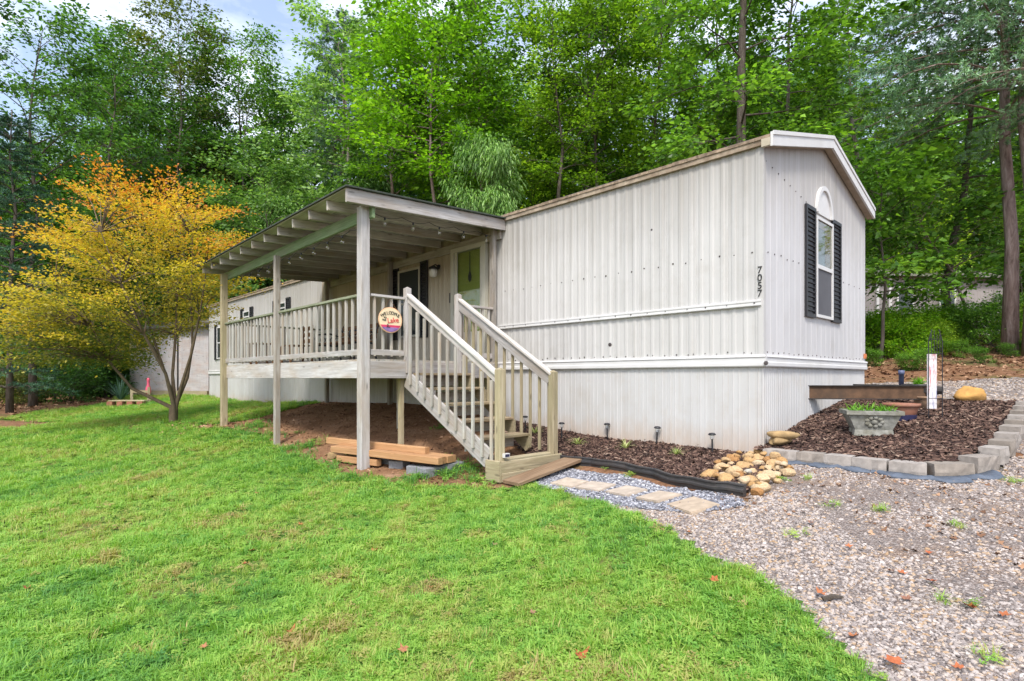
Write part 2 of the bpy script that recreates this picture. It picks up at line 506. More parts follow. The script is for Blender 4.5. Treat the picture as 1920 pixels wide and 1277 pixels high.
M_PAVER = rand_col('paver', [(0, (0.36, 0.28, 0.20)), (0.5, (0.42, 0.35, 0.28)), (1, (0.38, 0.33, 0.28))], 0.95, 10, 0.4, 0.008, 0.2)
M_RUST = plain('rusty_steel', (0.10, 0.055, 0.03), 0.75, 0.4, 9, dirt=(0.05, 0.035, 0.025), dirt_amt=0.8, bmp=0.2)
M_DSTEEL = plain('dark_steel', (0.03, 0.026, 0.024), 0.6, 0.3, 9)
M_TERRA = plain('terracotta', (0.28, 0.12, 0.075), 0.85, 0.2, 6, dirt=(0.30, 0.22, 0.18), dirt_amt=0.5)
M_TERRA2 = plain('pale_terracotta', (0.30, 0.19, 0.12), 0.85, 0.2, 6, dirt=(0.25, 0.22, 0.18), dirt_amt=0.5)
M_STONE = plain('cast_stone', (0.25, 0.25, 0.225), 0.95, 0.35, 16, dirt=(0.14, 0.13, 0.085), dirt_amt=0.8, bmp=0.7)
M_NAVY = plain('navy_plastic', (0.02, 0.02, 0.06), 0.5, 0.2, 8)
M_FABRIC = plain('weed_fabric', (0.085, 0.105, 0.14), 0.7, 0.3, 9, bmp=0.3)
M_DARKGLASS, _nt, _b, _o = new_mat('dark_pane')
_b.inputs['Base Color'].default_value = (0.035, 0.042, 0.045, 1); _b.inputs['Roughness'].default_value = 0.08
M_SCREEN = plain('insect_screen', (0.085, 0.085, 0.095), 0.6, 0.12, 3, bmp=0)
M_GLASS = glass('clear_glass')
M_GREENDOOR = plain('green_door_paint', (0.27, 0.28, 0.05), 0.5, 0.06, 2, bmp=0.02)
M_CREAM = plain('cream_frame', (0.48, 0.47, 0.40), 0.5, 0.08, 4)

# ------------------------------------------------------------------ ground and its zones
def in_poly(x, y, poly):
    inside = np.zeros(x.shape, bool)
    n = len(poly)
    for i in range(n):
        x0, y0 = poly[i]; x1, y1 = poly[(i + 1) % n]
        c = ((y0 > y) != (y1 > y)) & (x < (x1 - x0) * (y - y0) / (y1 - y0 + 1e-12) + x0)
        inside ^= c
    return inside
def wob(x, y, s=1.0):
    return (np.sin(x * 5.1 * s + 1.3 * np.sin(y * 3.7 * s)) + np.sin(y * 6.3 * s + 1.7 * np.sin(x * 4.1 * s)) + 0.6 * np.sin(x * 13.0 * s + y * 11.0 * s)) / 2.6
def c2(*a):
    p = cast(*a); return (p.x, p.y)

def ground_mat():
    m, nt, b, out = new_mat('forest_floor')
    v = coords(nt, 'Object', rand=False)
    n1 = noise(nt, v, 0.9, 6, 0.6); n2 = noise(nt, v, 9.0, 6, 0.7); n3 = noise(nt, v, 30, 4, 0.7)
    c = ramp(nt, n2, [(0.3, (0.09, 0.045, 0.025)), (0.5, (0.19, 0.095, 0.05)), (0.7, (0.30, 0.17, 0.10))])
    c = mix(nt, ramp(nt, n1, [(0.52, (0, 0, 0)), (0.66, (0.75,) * 3)]), c, (0.06, 0.10, 0.025))
    c = mix(nt, ramp(nt, n3, [(0.45, (0, 0, 0)), (0.75, (0.5,) * 3)]), c, (0.34, 0.22, 0.15))
    nt.links.new(c, b.inputs['Base Color']); b.inputs['Roughness'].default_value = 1.0
    b.inputs['Specular IOR Level'].default_value = 0.1
    bump(nt, b, n2, 0.8, 0.05)
    return m
def lawn_mat():
    m, nt, b, out = new_mat('lawn_soil')
    v = coords(nt, 'Object', rand=False)
    n1 = noise(nt, v, 1.1, 5, 0.6); n2 = noise(nt, v, 26, 5, 0.7)
    c = ramp(nt, n2, [(0.3, (0.035, 0.075, 0.012)), (0.6, (0.085, 0.17, 0.03)), (0.8, (0.16, 0.22, 0.06))])
    c = mix(nt, ramp(nt, n1, [(0.55, (0, 0, 0)), (0.70, (0.8,) * 3)]), c, (0.20, 0.16, 0.07))
    nt.links.new(c, b.inputs['Base Color']); b.inputs['Roughness'].default_value = 1.0
    b.inputs['Specular IOR Level'].default_value = 0.1
    bump(nt, b, n2, 0.8, 0.03)
    return m
def dirt_mat():
    m, nt, b, out = new_mat('red_dirt')
    v = coords(nt, 'Object', rand=False)
    n1 = noise(nt, v, 2.2, 6, 0.65); n2 = noise(nt, v, 22, 6, 0.75); n3 = noise(nt, v, 60, 3, 0.6)
    c = ramp(nt, n1, [(0.3, (0.22, 0.115, 0.06)), (0.55, (0.36, 0.205, 0.115)), (0.75, (0.46, 0.29, 0.18))])
    c = mix(nt, ramp(nt, n2, [(0.45, (0, 0, 0)), (0.75, (0.8,) * 3)]), c, (0.17, 0.09, 0.05))
    c = mix(nt, ramp(nt, n3, [(0.66, (0, 0, 0)), (0.72, (0.6,) * 3)]), c, (0.42, 0.30, 0.21))
    nt.links.new(c, b.inputs['Base Color']); b.inputs['Roughness'].default_value = 1.0
    b.inputs['Specular IOR Level'].default_value = 0.1
    bump(nt, b, n2, 1.0, 0.06)
    return m
def gravel_mat(name, cols, scale):
    m, nt, b, out = new_mat(name)
    v = coords(nt, 'Object', rand=False)
    vo = nt.nodes.new('ShaderNodeTexVoronoi'); vo.inputs['Scale'].default_value = scale
    nt.links.new(v, vo.inputs['Vector'])
    sp = nt.nodes.new('ShaderNodeSeparateColor'); nt.links.new(vo.outputs['Color'], sp.inputs[0])
    c = ramp(nt, sp.outputs[0], cols)
    n1 = noise(nt, v, 1.3, 6, 0.65)
    c = mix(nt, ramp(nt, n1, [(0.5, (0, 0, 0)), (0.68, (0.75,) * 3)]), c, (0.30, 0.185, 0.11))
    c = mix(nt, ramp(nt, vo.outputs['Distance'], [(0.35, (0, 0, 0)), (0.75, (0.7,) * 3)]), c, (0.12, 0.085, 0.07))
    nt.links.new(c, b.inputs['Base Color']); b.inputs['Roughness'].default_value = 0.95
    inv = math_n(nt, 'SUBTRACT', 1.0, vo.outputs['Distance'])
    bump(nt, b, inv, 0.9, 0.02)
    return m
def mulch_mat():
    m, nt, b, out = new_mat('mulch_base')
    n2 = noise(nt, coords(nt, 'Object', rand=False), 40, 5, 0.7)
    c = ramp(nt, n2, [(0.3, (0.02, 0.012, 0.011)), (0.6, (0.07, 0.042, 0.037)), (0.8, (0.13, 0.085, 0.075))])
    nt.links.new(c, b.inputs['Base Color']); b.inputs['Roughness'].default_value = 1.0
    bump(nt, b, n2, 1.0, 0.03)
    return m
M_GROUND = ground_mat(); M_LAWN = lawn_mat(); M_DIRT = dirt_mat(); M_MULCH = mulch_mat()
M_GRAVEL = gravel_mat('driveway_base', [(0, (0.15, 0.12, 0.105)), (0.5, (0.26, 0.22, 0.20)), (1, (0.34, 0.30, 0.28))], 60)
M_PATH = gravel_mat('path_base', [(0, (0.14, 0.145, 0.17)), (0.5, (0.28, 0.28, 0.31)), (1, (0.42, 0.42, 0.45))], 50)

def axis(lo, hi, step, far):
    a = list(np.arange(lo, hi + 1e-6, step))
    s = step
    l = [lo]
    while l[-1] > -far: s *= 1.35; l.append(l[-1] - s)
    s = step
    h = [hi]
    while h[-1] < far: s *= 1.35; h.append(h[-1] + s)
    return np.array(l[:0:-1] + a + h[1:])
gx = axis(-16, 8, 0.15, 900); gy = axis(-9, 10, 0.15, 900)
X, Y = np.meshgrid(gx, gy)
Z = ground_np(X, Y)
nx, ny = len(gx), len(gy)
idx = np.arange(nx * ny).reshape(ny, nx)
fq = np.stack([idx[:-1, :-1], idx[:-1, 1:], idx[1:, 1:], idx[1:, :-1]], -1).reshape(-1, 4)
link('ground', tri_mesh('ground', np.stack([X, Y, Z], -1).reshape(-1, 3), fq, 4, smooth=True), M_GROUND, kind='structure')

def sheet(name, poly, cell, dz, mat, jit=0.05, zf=None, kind='structure', edge=0.0):
    pa = np.array(poly)
    x0, y0 = pa.min(0) - 0.2; x1, y1 = pa.max(0) + 0.2
    xs = np.arange(x0, x1, cell); ys = np.arange(y0, y1, cell)
    X, Y = np.meshgrid(xs, ys)
    Z = (ground_np(X, Y) if zf is None else zf(X, Y)) + dz
    cx = X[:-1, :-1] + cell / 2; cyy = Y[:-1, :-1] + cell / 2
    k = in_poly(cx + jit * wob(cx, cyy, 1.6), cyy + jit * wob(cyy, cx, 1.6), poly)
    idx = np.arange(X.size).reshape(X.shape)
    q = np.stack([idx[:-1, :-1], idx[:-1, 1:], idx[1:, 1:], idx[1:, :-1]], -1)[k]
    used = np.unique(q)
    re = -np.ones(X.size, int); re[used] = np.arange(len(used))
    V = np.stack([X, Y, Z], -1).reshape(-1, 3)[used]
    return link(name, tri_mesh(name, V, re[q], 4, smooth=True), mat, kind=kind)

LAWN = [c2(1660, 1290), c2(1640, 1275), c2(1580, 1235), c2(1500, 1150), c2(1400, 1080), c2(1300, 1030), c2(1220, 985), c2(1110, 942), c2(1040, 920),
        c2(1000, 910), c2(930, 918), c2(800, 912), c2(700, 898), c2(620, 884), c2(560, 855), c2(480, 815), c2(430, 806), c2(335, 804),
        c2(420, 794), c2(480, 786), c2(560, 764), c2(600, 756), (-11.5, -0.1), (-21, -0.1), c2(250, 744), c2(200, 758), c2(100, 769), c2(0, 787),
        (-17.5, -4.5), (-15, -10), (2, -12), (4.2, -9)]
DIRT = [c2(990, 918), c2(930, 925), c2(800, 920), c2(700, 905), c2(610, 892), c2(540, 860), c2(470, 820), c2(330, 812), c2(240, 806), c2(300, 797), c2(400, 790),
        c2(470, 782), c2(545, 762), (-11.2, 0.15), (-2.6, 0.15), (-2.55, -0.9)]
DRIVE = [c2(985, 912), c2(1050, 884), c2(1170, 897), c2(1290, 922), c2(1396, 938), c2(1440, 868), (0.1, -0.1), (1.6, -0.1), (1.9, 0.1), (2.1, 0.7), (2.2, 3.5),
         (0.15, 3.6), (0.15, 4.8), (-1.0, 6.4), (1.5, 7.6), (5, 7.4), (9, 5), (9, -10), (4, -12), (1.0, -5.2), (0.2, -4.0)]
PATH = [c2(990, 912), c2(1052, 880), c2(1175, 893), c2(1290, 920), c2(1390, 940), c2(1400, 952), c2(1325, 962), c2(1210, 958), c2(1100, 932)]
WALLBED = [(-4.35, 0.05), (-4.35, -0.5), c2(1000, 860), c2(1056, 869), c2(1110, 873), c2(1173, 882), c2(1230, 896), c2(1290, 911), c2(1395, 927), c2(1450, 890), (0.05, -0.35), (0.02, 0.05)]
ENDBED = [(-0.05, -0.2), (0.3, -0.12), (1.52, -0.16), (1.78, 0.06), (1.94, 0.65), (1.98, 3.4), (-0.05, 3.4)]
lawn_o = sheet('lawn', LAWN, 0.1, 0.012, M_LAWN, 0.09)
dirt_o = sheet('bare_dirt', DIRT, 0.1, 0.008, M_DIRT, 0.15)
drive_o = sheet('gravel_driveway', DRIVE, 0.1, 0.004, M_GRAVEL, 0.1)
sheet('gravel_path', PATH, 0.07, 0.010, M_PATH, 0.05)
sheet('wall_mulch_bed', WALLBED, 0.07, 0.03, M_MULCH, 0.02)
sheet('end_mulch_bed', ENDBED, 0.07, 0.0, M_MULCH, 0.0, zf=lambda X, Y: np.interp(Y, BEDY, BEDZ))

# ------------------------------------------------------------------ the white mobile home
ZB, ZT, ZE = 1.63, 1.77, 4.27            # belt bottom and top, eave
LEN, WID = 21.4, 4.2
AP = 4.83                                # underside of the ridge
home = thing('mobile_home', (-LEN / 2, WID / 2, 0.6), 'long white metal-sided mobile home with vertical ribs on white skirting', 'mobile home')
core = MB()
core.box(-LEN + 0.02, -0.02, 0.02, WID - 0.02, 0.2, ZE - 0.03)
link('core_wall', core.mesh('core'), M_SIDE, home)

def ribbed(width, z0, z1, ribs, depth=0.008, rw=0.016, topf=None, inset=0.004):
    """A vertical sheet, width along local x, outward -y; topf(x) gives its top."""
    pts = [(0.0, inset), (0.006, 0.0)]
    for r in ribs:
        pts += [(r - rw, 0), (r - rw * 0.45, -depth), (r + rw * 0.45, -depth), (r + rw, 0)]
    pts += [(width - 0.006, 0), (width, inset)]
    mb = MB()
    v = [(x, y, z0) for x, y in pts] + [(x, y, z1 if topf is None else topf(x)) for x, y in pts]
    n = len(pts)
    mb.add(v, [(k, k + 1, n + k + 1, n + k) for k in range(n - 1)])
    return mb.mesh('panel')
PW = 0.428
pan_u = ribbed(PW, 2.37, ZE - 0.01, (0.0715, 0.214, 0.357), 0.007, 0.034)
pan_l = ribbed(PW, ZT - 0.02, 2.39, (0.0715, 0.214, 0.357), 0.007, 0.034)
pan_f = ribbed(PW, ZT - 0.02, ZE - 0.01, (0.0715, 0.214, 0.357), 0.007, 0.034)
skp = ribbed(PW, 0.35, ZB + 0.01, (0.0555, 0.107 + 0.02, 0.25, 0.36), 0.007, 0.007)
for i in range(50):
    x = -(i + 1) * PW
    if i * PW < 4.5:
        link('siding_panel', pan_u, M_SIDE, home, Matrix.Translation((x, -0.006, 0)))
        link('siding_panel', pan_l, M_SIDE, home, Matrix.Translation((x, 0.0, 0)))
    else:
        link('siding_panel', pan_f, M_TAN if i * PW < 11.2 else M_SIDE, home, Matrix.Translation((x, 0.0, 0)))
    link('skirting_panel', skp, M_SKIRT, home, Matrix.Translation((x, 0.012, 0)))
RZ = Matrix.Rotation(R(90), 4, 'Z')      # panel facing +x
def gable(y):
    return ZE + (AP - ZE) * (1 - abs(y - WID / 2) / (WID / 2))
EW = 0.6
for i in range(7):
    y = i * EW
    pm = ribbed(EW, ZT - 0.02, 0, (0.2, 0.4), 0.003, 0.010, topf=lambda s: gable(min(max(y + s, 0), WID)) - 0.01)
    link('siding_panel', pm, M_SIDE2, home, Matrix.Translation((0, y, 0)) @ RZ)
ske = ribbed(0.42, 0.35, ZB + 0.01, tuple(0.03 + 0.06 * k for k in range(7)), 0.006, 0.008)
for i in range(10):
    link('skirting_panel', ske, M_SKIRT, home, Matrix.Translation((-0.012, i * 0.42, 0)) @ RZ)
# belt: a moulded band round both walls
def belt_mesh(L):
    sec = [(0.02, ZB), (-0.028, ZB), (-0.034, ZB + 0.012), (-0.034, ZB + 0.05), (-0.026, ZB + 0.06), (-0.026, ZB + 0.105), (-0.038, ZB + 0.115), (-0.03, ZT), (0.02, ZT)]
    mb = MB(); mb.prism([Vector((0, y, z)) for y, z in sec], (0, 0, 0), (L, 0, 0)); return mb.mesh('belt')
link('belt_trim', belt_mesh(LEN + 0.034), M_TRIM, home, Matrix.Translation((-LEN, 0, 0)))
link('belt_trim', belt_mesh(WID), M_TRIM, home, Matrix.Translation((0, 0, 0)) @ RZ)
mid = MB(); mid.box(-4.56, -0.015, -0.034, -0.004, 2.345, 2.42); mid.box(-4.56, -0.015, -0.042, -0.0341, 2.352, 2.366); mid.box(-4.56, -0.015, -0.040, -0.0342, 2.395, 2.413)
link('middle_trim', mid.mesh('trim'), M_TRIM, home)
ct = MB(); ct.box(-0.055, 0.0065, -0.0195, -0.0165, ZT, ZE - 0.02); ct.box(0.0066, 0.009, -0.0195, 0.05, ZT, ZE - 0.02)
link('corner_trim', ct.mesh('corner'), M_SIDE, home)
# screw heads: too small to pick apart
rng = random.Random(4)
sc = MB()
def dot(x, y, z, nx_, ny_, r=0.011):
    M = Matrix.Translation((x, y, z)) @ Vector((nx_, ny_, 0)).to_track_quat('Z', 'Y').to_matrix().to_4x4()
    sc.lathe([(r, 0), (r, 0.006), (r * 0.5, 0.009)], 6, M)
for k in range(21):
    dot(-0.12 - k * 0.215 + rng.uniform(-.02, .02), -0.0065, 3.0 + rng.uniform(-.012, .012), 0, -1, rng.uniform(.007, .013))
for k in range(16):
    dot(-0.1 - k * 0.29 + rng.uniform(-.05, .05), -0.034, 2.383, 0, -1, rng.uniform(.006, .011))
for k in range(30):
    dot(-0.1 - k * 0.15 + rng.uniform(-.04, .04), -0.004, 1.80 + rng.uniform(-.008, .012), 0, -1, rng.uniform(.006, .011))
for k in range(24):
    dot(0.001, 0.1 + k * 0.17, 1.80 + rng.uniform(-.008, .012), 1, 0, rng.uniform(.006, .010))
for k in range(6):
    dot(0.001, 0.12 + k * 0.20, 3.0 + rng.uniform(-.012, .012), 1, 0, rng.uniform(.007, .011))
for k in range(4):
    dot(0.001, 3.0 + k * 0.28, 2.97, 1, 0, 0.008)
for k in range(9):
    dot(0.001, 0.06 + k * 0.19, 4.06 - k * 0.028, 1, 0, 0.009)
dot(-2.2, -0.004, 1.98, 0, -1, 0.03); dot(-1.5, -0.0065, 3.52, 0, -1, 0.018); dot(0.04, -0.036, 1.67, 1, -1, 0.028)
link('screw_heads', sc.mesh('screws'), M_SCREW, home, kind='stuff')
cap = MB(); cap.box(0.004, 0.03, 4.09, 4.16, 1.82, 1.9); cap.box(0.03, 0.036, 4.10, 4.15, 1.84, 1.88)
link('utility_cap', cap.mesh('cap'), plain('orange_cap', (0.5, 0.17, 0.07), 0.6), home)
# roof
OV = 0.10
rf = MB()
for s in (0, 1):
    y0, y1 = (-0.05, WID / 2) if s == 0 else (WID + 0.05, WID / 2)
    za, zb_ = ZE + 0.055, AP + 0.07
    rf.add([(-LEN - OV, y0, za), (OV, y0, za), (OV, y1, zb_), (-LEN - OV, y1, zb_), (-LEN - OV, y0, za - 0.05), (OV, y0, za - 0.05), (OV, y1, zb_ - 0.05), (-LEN - OV, y1, zb_ - 0.05)],
           [(0, 1, 2, 3), (7, 6, 5, 4), (0, 4, 5, 1), (0, 3, 7, 4), (1, 5, 6, 2)])
roof = link('roof', rf.mesh('roof'), M_ROOF, home)
# the eave: a ragged, stained metal lip over a wooden edge
rng = random.Random(9)
ev = MB()
nseg = 120
for k in range(nseg):
    a = 0.10 - k * (LEN + 0.2) / nseg; b_ = a - (LEN + 0.2) / nseg * rng.uniform(0.97, 0.999)
    h = 0.004 * math.sin(k * 0.37) + rng.uniform(-0.004, 0.005); t = rng.uniform(-0.012, 0.012)
    ev.box(b_, a, -0.064 + t * 0.3, -0.0, ZE + 0.011, ZE + 0.048 + h)
link('eave_edge', ev.mesh('eave'), M_EAVE, roof)
ev2 = MB(); ev2.box(-LEN - 0.08, 0.08, -0.052, 0.005, ZE - 0.05, ZE + 0.009)
link('eave_board', ev2.mesh('eave_board'), plain('dirty_eave_board', (0.33, 0.27, 0.20), 0.8, 0.3, 12, dirt=(0.15, 0.10, 0.06), dirt_amt=0.7), roof)
# rake fascia on the end wall
for s in (0, 1):
    y0, y1 = (-0.06, WID / 2) if s == 0 else (WID + 0.06, WID / 2)
    z0, z1 = ZE + 0.05, AP + 0.07
    def bar(x0, x1, lo, hi):
        mb = MB()
        mb.prism([Vector((x0, y0, z0 + lo)), Vector((x0, y1, z1 + lo)), Vector((x0, y1, z1 + hi)), Vector((x0, y0, z0 + hi))], (0, 0, 0), (x1 - x0, 0, 0))
        return mb
    link('rake_fascia', bar(OV + 0.002, OV + 0.03, -0.145, 0.02).mesh('fascia'), M_TRIM, roof)
    link('rake_lip', bar(OV + 0.031, OV + 0.042, -0.02, 0.028).mesh('lip'), M_TRIM, roof)
    link('rake_soffit', bar(0.012, OV + 0.001, -0.14, -0.115).mesh('soffit'), M_SOFFIT, roof)
ret = MB(); ret.box(0.0, OV + 0.001, -0.0675, -0.0645, ZE - 0.08, ZE + 0.01)
link('fascia_return', ret.mesh('return'), plain('tan_return', (0.45, 0.40, 0.30), 0.7, 0.2, 8), roof)

# windows
def shutter(y0, y1, z0, z1, M, parent):
    s = MB()
    s.box(y0, y0 + 0.035, -0.03, 0, z0, z1); s.box(y1 - 0.035, y1, -0.03, 0, z0, z1)
    s.box(y0 + 0.0351, y1 - 0.0351, -0.03, 0, z0, z0 + 0.05); s.box(y0 + 0.0351, y1 - 0.0351, -0.03, 0, z1 - 0.05, z1)
    s.box(y0 + 0.0351, y1 - 0.0351, -0.008, 0, z0 + 0.051, z1 - 0.051)
    o = link('shutter', s.mesh('shutter'), M_BLACK, parent, M)
    n = max(3, int((z1 - z0 - 0.1) / 0.062))
    lw = MB(); w = y1 - y0 - 0.074
    lw.add([(0, -0.009, 0), (w, -0.009, 0), (w, -0.027, -0.028), (0, -0.027, -0.028), (0, -0.009, -0.034), (w, -0.009, -0.034)],
           [(0, 1, 2, 3), (3, 2, 5, 4), (0, 3, 4), (1, 5, 2)])
    lm = lw.mesh('louvre')
    for k in range(n):
        link('louvre', lm, M_BLACK, o, M @ Matrix.Translation((y0 + 0.037, 0, z0 + 0.06 + (k + 0.9) * (z1 - z0 - 0.12) / n)))
    return o
def window(y0, y1, z0, z1, M, parent, sh=0.0, pane=None, sh2=None, fm=None):
    f = MB(); t = 0.045
    f.box(y0, y0 + t, -0.035, 0, z0, z1); f.box(y1 - t, y1, -0.035, 0, z0, z1)
    f.box(y0 + t + .0001, y1 - t - .0001, -0.035, 0, z0, z0 + t); f.box(y0 + t + .0001, y1 - t - .0001, -0.035, 0, z1 - t, z1)
    zm = (z0 + z1) / 2
    f.box(y0 + t + .0001, y1 - t - .0001, -0.026, 0, zm - 0.02, zm + 0.02)
    w = link('window', f.mesh('window_frame'), fm or M_TRIM, parent, M)
    p1 = MB(); p1.box(y0 + t, y1 - t, -0.011, -0.006, z0 + t, zm - 0.02)
    p2 = MB(); p2.box(y0 + t, y1 - t, -0.020, -0.015, zm + 0.02, z1 - t)
    link('pane', p1.mesh('pane'), pane or M_DARKGLASS, w, M); link('pane', p2.mesh('pane'), pane or M_DARKGLASS, w, M)
    if sh:
        shutter(y0 - sh, y0 - 0.004, z0 - 0.03, z1 + 0.1, M, home)
        shutter(y1 + 0.004, y1 + (sh2 or sh), z0 - 0.03, z1 + 0.1, M, home)
    return w
ME = Matrix.Translation((-0.001, 0, 0)) @ RZ           # window plane of the end wall
wE = MB()
y0, y1, z0, z1, t = 1.70, 2.40, 2.34, 3.74, 0.04
wE.box(y0, y0 + t, -0.045, -0.006, z0, z1); wE.box(y1 - t, y1, -0.045, -0.006, z0, z1)
wE.box(y0 + t + .0001, y1 - t - .0001, -0.045, -0.006, z0, z0 + t); wE.box(y0 + t + .0001, y1 - t - .0001, -0.045, -0.006, z1 - t, z1)
wE.box(y0 + t + .0001, y1 - t - .0001, -0.042, -0.006, 3.02, 3.075)
wend = link('window', wE.mesh('frame'), M_TRIM, home, ME)
q = MB(); q.box(y0 + t, y1 - t, -0.03, -0.027, 3.075, z1 - t); link('pane', q.mesh('pane'), M_GLASS, wend, ME)
q = MB(); q.box(y0 + t, y1 - t, -0.026, -0.022, z0 + t, 3.02); link('insect_screen', q.mesh('screen'), M_SCREEN, wend, ME)
q = MB(); q.box(y0 + t, y1 - t, -0.012, -0.0085, 3.075, z1 - t); link('room_behind', q.mesh('room'), plain('dim_room', (0.16, 0.14, 0.14), 0.9, 0.2, 3), wend, ME)
q = MB(); q.box(y0 + t, y0 + t + 0.07, -0.021, -0.0125, 3.09, z1 - t - 0.002); q.box(y1 - t - 0.24, y1 - t, -0.021, -0.0125, 3.09, z1 - t - 0.002); q.box(y0 + t + .0701, y1 - t - .2401, -0.021, -0.0125, 3.60, z1 - t - 0.002)
link('wooden_casing', q.mesh('casing'), M_BRN, wend, ME)
shutter(1.33, 1.695, 2.32, 3.83, ME @ Matrix.Translation((0, -0.006, 0)), home)
shutter(2.405, 2.81, 2.32, 3.83, ME @ Matrix.Translation((0, -0.006, 0)), home)
# arched ornament above the window
def arch(rx, rz, y_c, z_c, d0, d1, inner=None, n=18):
    o_ = [(y_c + rx * math.cos(math.pi * k / n), z_c + rz * math.sin(math.pi * k / n)) for k in range(n + 1)]
    mb = MB()
    if inner is None:
        mb.prism([Vector((a, d0, b_)) for a, b_ in o_], (0, d0, 0), (0, d1, 0))
    else:
        i_ = [(y_c + (rx - inner) * math.cos(math.pi * k / n), z_c + (rz - inner) * math.sin(math.pi * k / n)) for k in range(n + 1)]
        for k in range(n):
            mb.prism([Vector((o_[k][0], d0, o_[k][1])), Vector((o_[k + 1][0], d0, o_[k + 1][1])), Vector((i_[k + 1][0], d0, i_[k + 1][1])), Vector((i_[k][0], d0, i_[k][1]))], (0, d0, 0), (0, d1, 0))
    return mb
ar = link('arch_ornament', arch(0.32, 0.40, 2.05, 3.80, -0.006, -0.022).mesh('arch'), M_TRIM, home, ME)
link('arch_rim', arch(0.335, 0.415, 2.05, 3.80, -0.0045, -0.048, 0.06).mesh('arch_rim'), M_TRIM, ar, ME)
# far windows of the long wall
window(-17.45, -16.85, 3.35, 3.75, Matrix.Translation((0, -0.012, 0)), home, 0.28)
window(-14.55, -13.85, 3.40, 3.75, Matrix.Translation((0, -0.012, 0)), home, 0.30)
window(-20.3, -19.8, 2.2, 3.4, Matrix.Translation((0, -0.012, 0)), home, 0.3)
# porch window with shutters
wp = window(-7.79, -6.97, 2.35, 3.80, Matrix.Translation((0, -0.012, 0)), home, 0.25, fm=M_CREAM)
# the green door behind a storm door
door = MB(); door.box(-5.80, -4.95, -0.022, -0.012, 1.80, 3.86)
door_o = link('door', door.mesh('door'), M_GREENDOOR, home)
d = MB()
for a, b_ in ((-5.88, -5.78), (-4.97, -4.87)): d.box(a, b_, -0.085, -0.0115, 1.785, 3.95)
d.box(-5.7799, -4.9701, -0.085, -0.0115, 3.87, 3.95); d.box(-5.7799, -4.9701, -0.060, -0.05, 1.80, 2.35); d.box(-5.7799, -5.70, -0.062, -0.048, 2.351, 3.869); d.box(-5.04, -4.9701, -0.062, -0.048, 2.351, 3.869)
sd_o = link('storm_door', d.mesh('storm_door'), M_CREAM, home)
q = MB(); q.box(-5.70, -5.04, -0.056, -0.053, 2.351, 3.869); link('pane', q.mesh('pane'), M_GLASS, sd_o)
q = MB(); q.box(-5.735, -5.715, -0.10, -0.062, 2.70, 2.95); link('door_handle', q.mesh('handle'), M_BLACK, sd_o)
q = MB(); q.tube([(-5.36, -0.032, 3.84), (-5.36, -0.034, 3.45)], 0.008, 5); q.lathe([(0.005, 0), (0.045, 0.05), (0.05, 0.12), (0.02, 0.2)], 8, Matrix.Translation((-5.36, -0.036, 3.27)) @ Matrix.Diagonal((1, 0.25, 1, 1)))
link('hanging_ornament', q.mesh('ornament'), M_BLACK, door_o)
q = MB(); q.box(-5.99, -5.93, -0.03, -0.012, 2.95, 3.14); link('doorbell', q.mesh('bell'), M_BLACK, home)
# house number
M_DIGIT = plain('black_number', (0.02, 0.02, 0.02), 0.5, 0.1)
def text_mesh(s, size, depth=0.004):
    cu = bpy.data.curves.new('text', 'FONT'); cu.body = s; cu.size = size; cu.extrude = depth; cu.align_x = 'CENTER'; cu.align_y = 'CENTER'
    o = bpy.data.objects.new('text', cu)
    COL.objects.link(o)
    dg = bpy.context.evaluated_depsgraph_get()
    m = bpy.data.meshes.new_from_object(o.evaluated_get(dg))
    bpy.data.objects.remove(o)
    return m
RX = Matrix.Rotation(R(90), 4, 'X')       # text facing -y
for k, ch in enumerate('7057'):
    link('house_number', text_mesh(ch, 0.115), M_DIGIT, home, Matrix.Translation((-0.035, -0.024, 2.765 - k * 0.092)) @ RX)

# ------------------------------------------------------------------ porch with deck, roof and stairs
U0, U1, WD, ZF = 4.58, 10.82, 2.58, 1.77
porch = thing('porch', UW(7.7, 1.3, 0.4), 'weathered grey wooden porch with flat roof, railings and stairs', 'porch')
def rz(u, w):                             # top of the rafters
    return 4.225 - 0.047 * w - 0.016 * (u - 4.5)
# deck boards run along the house
nb = 18
for k in range(nb):
    w = 0.06 + (k + 0.5) * (WD + 0.02 - 0.06) / nb
    board('floor_board', UW(U0 - 0.02, w, ZF - 0.016), UW(U1 + 0.02, w, ZF - 0.016), 0.136, 0.032, M_BAL, porch)
for k in range(11):                        # joists
    u = U0 + 0.08 + k * (U1 - U0 - 0.16) / 10
    board('joist', UW(u, 0.05, ZF - 0.13), UW(u, WD - 0.03, ZF - 0.13), 0.04, 0.19, M_GREY, porch)
board('rim_board', UW(U0 - 0.03, WD + 0.005, ZF - 0.155), UW(U1 + 0.03, WD + 0.005, ZF - 0.155), 0.045, 0.25, M_PALE, porch)
board('rim_board', UW(U0 - 0.01, WD - 0.02, ZF - 0.155), UW(U0 - 0.01, 0.03, ZF - 0.155), 0.045, 0.25, M_PALE, porch)
board('rim_board', UW(U1 + 0.01, WD - 0.02, ZF - 0.155), UW(U1 + 0.01, 0.03, ZF - 0.155), 0.045, 0.25, M_GREY, porch)
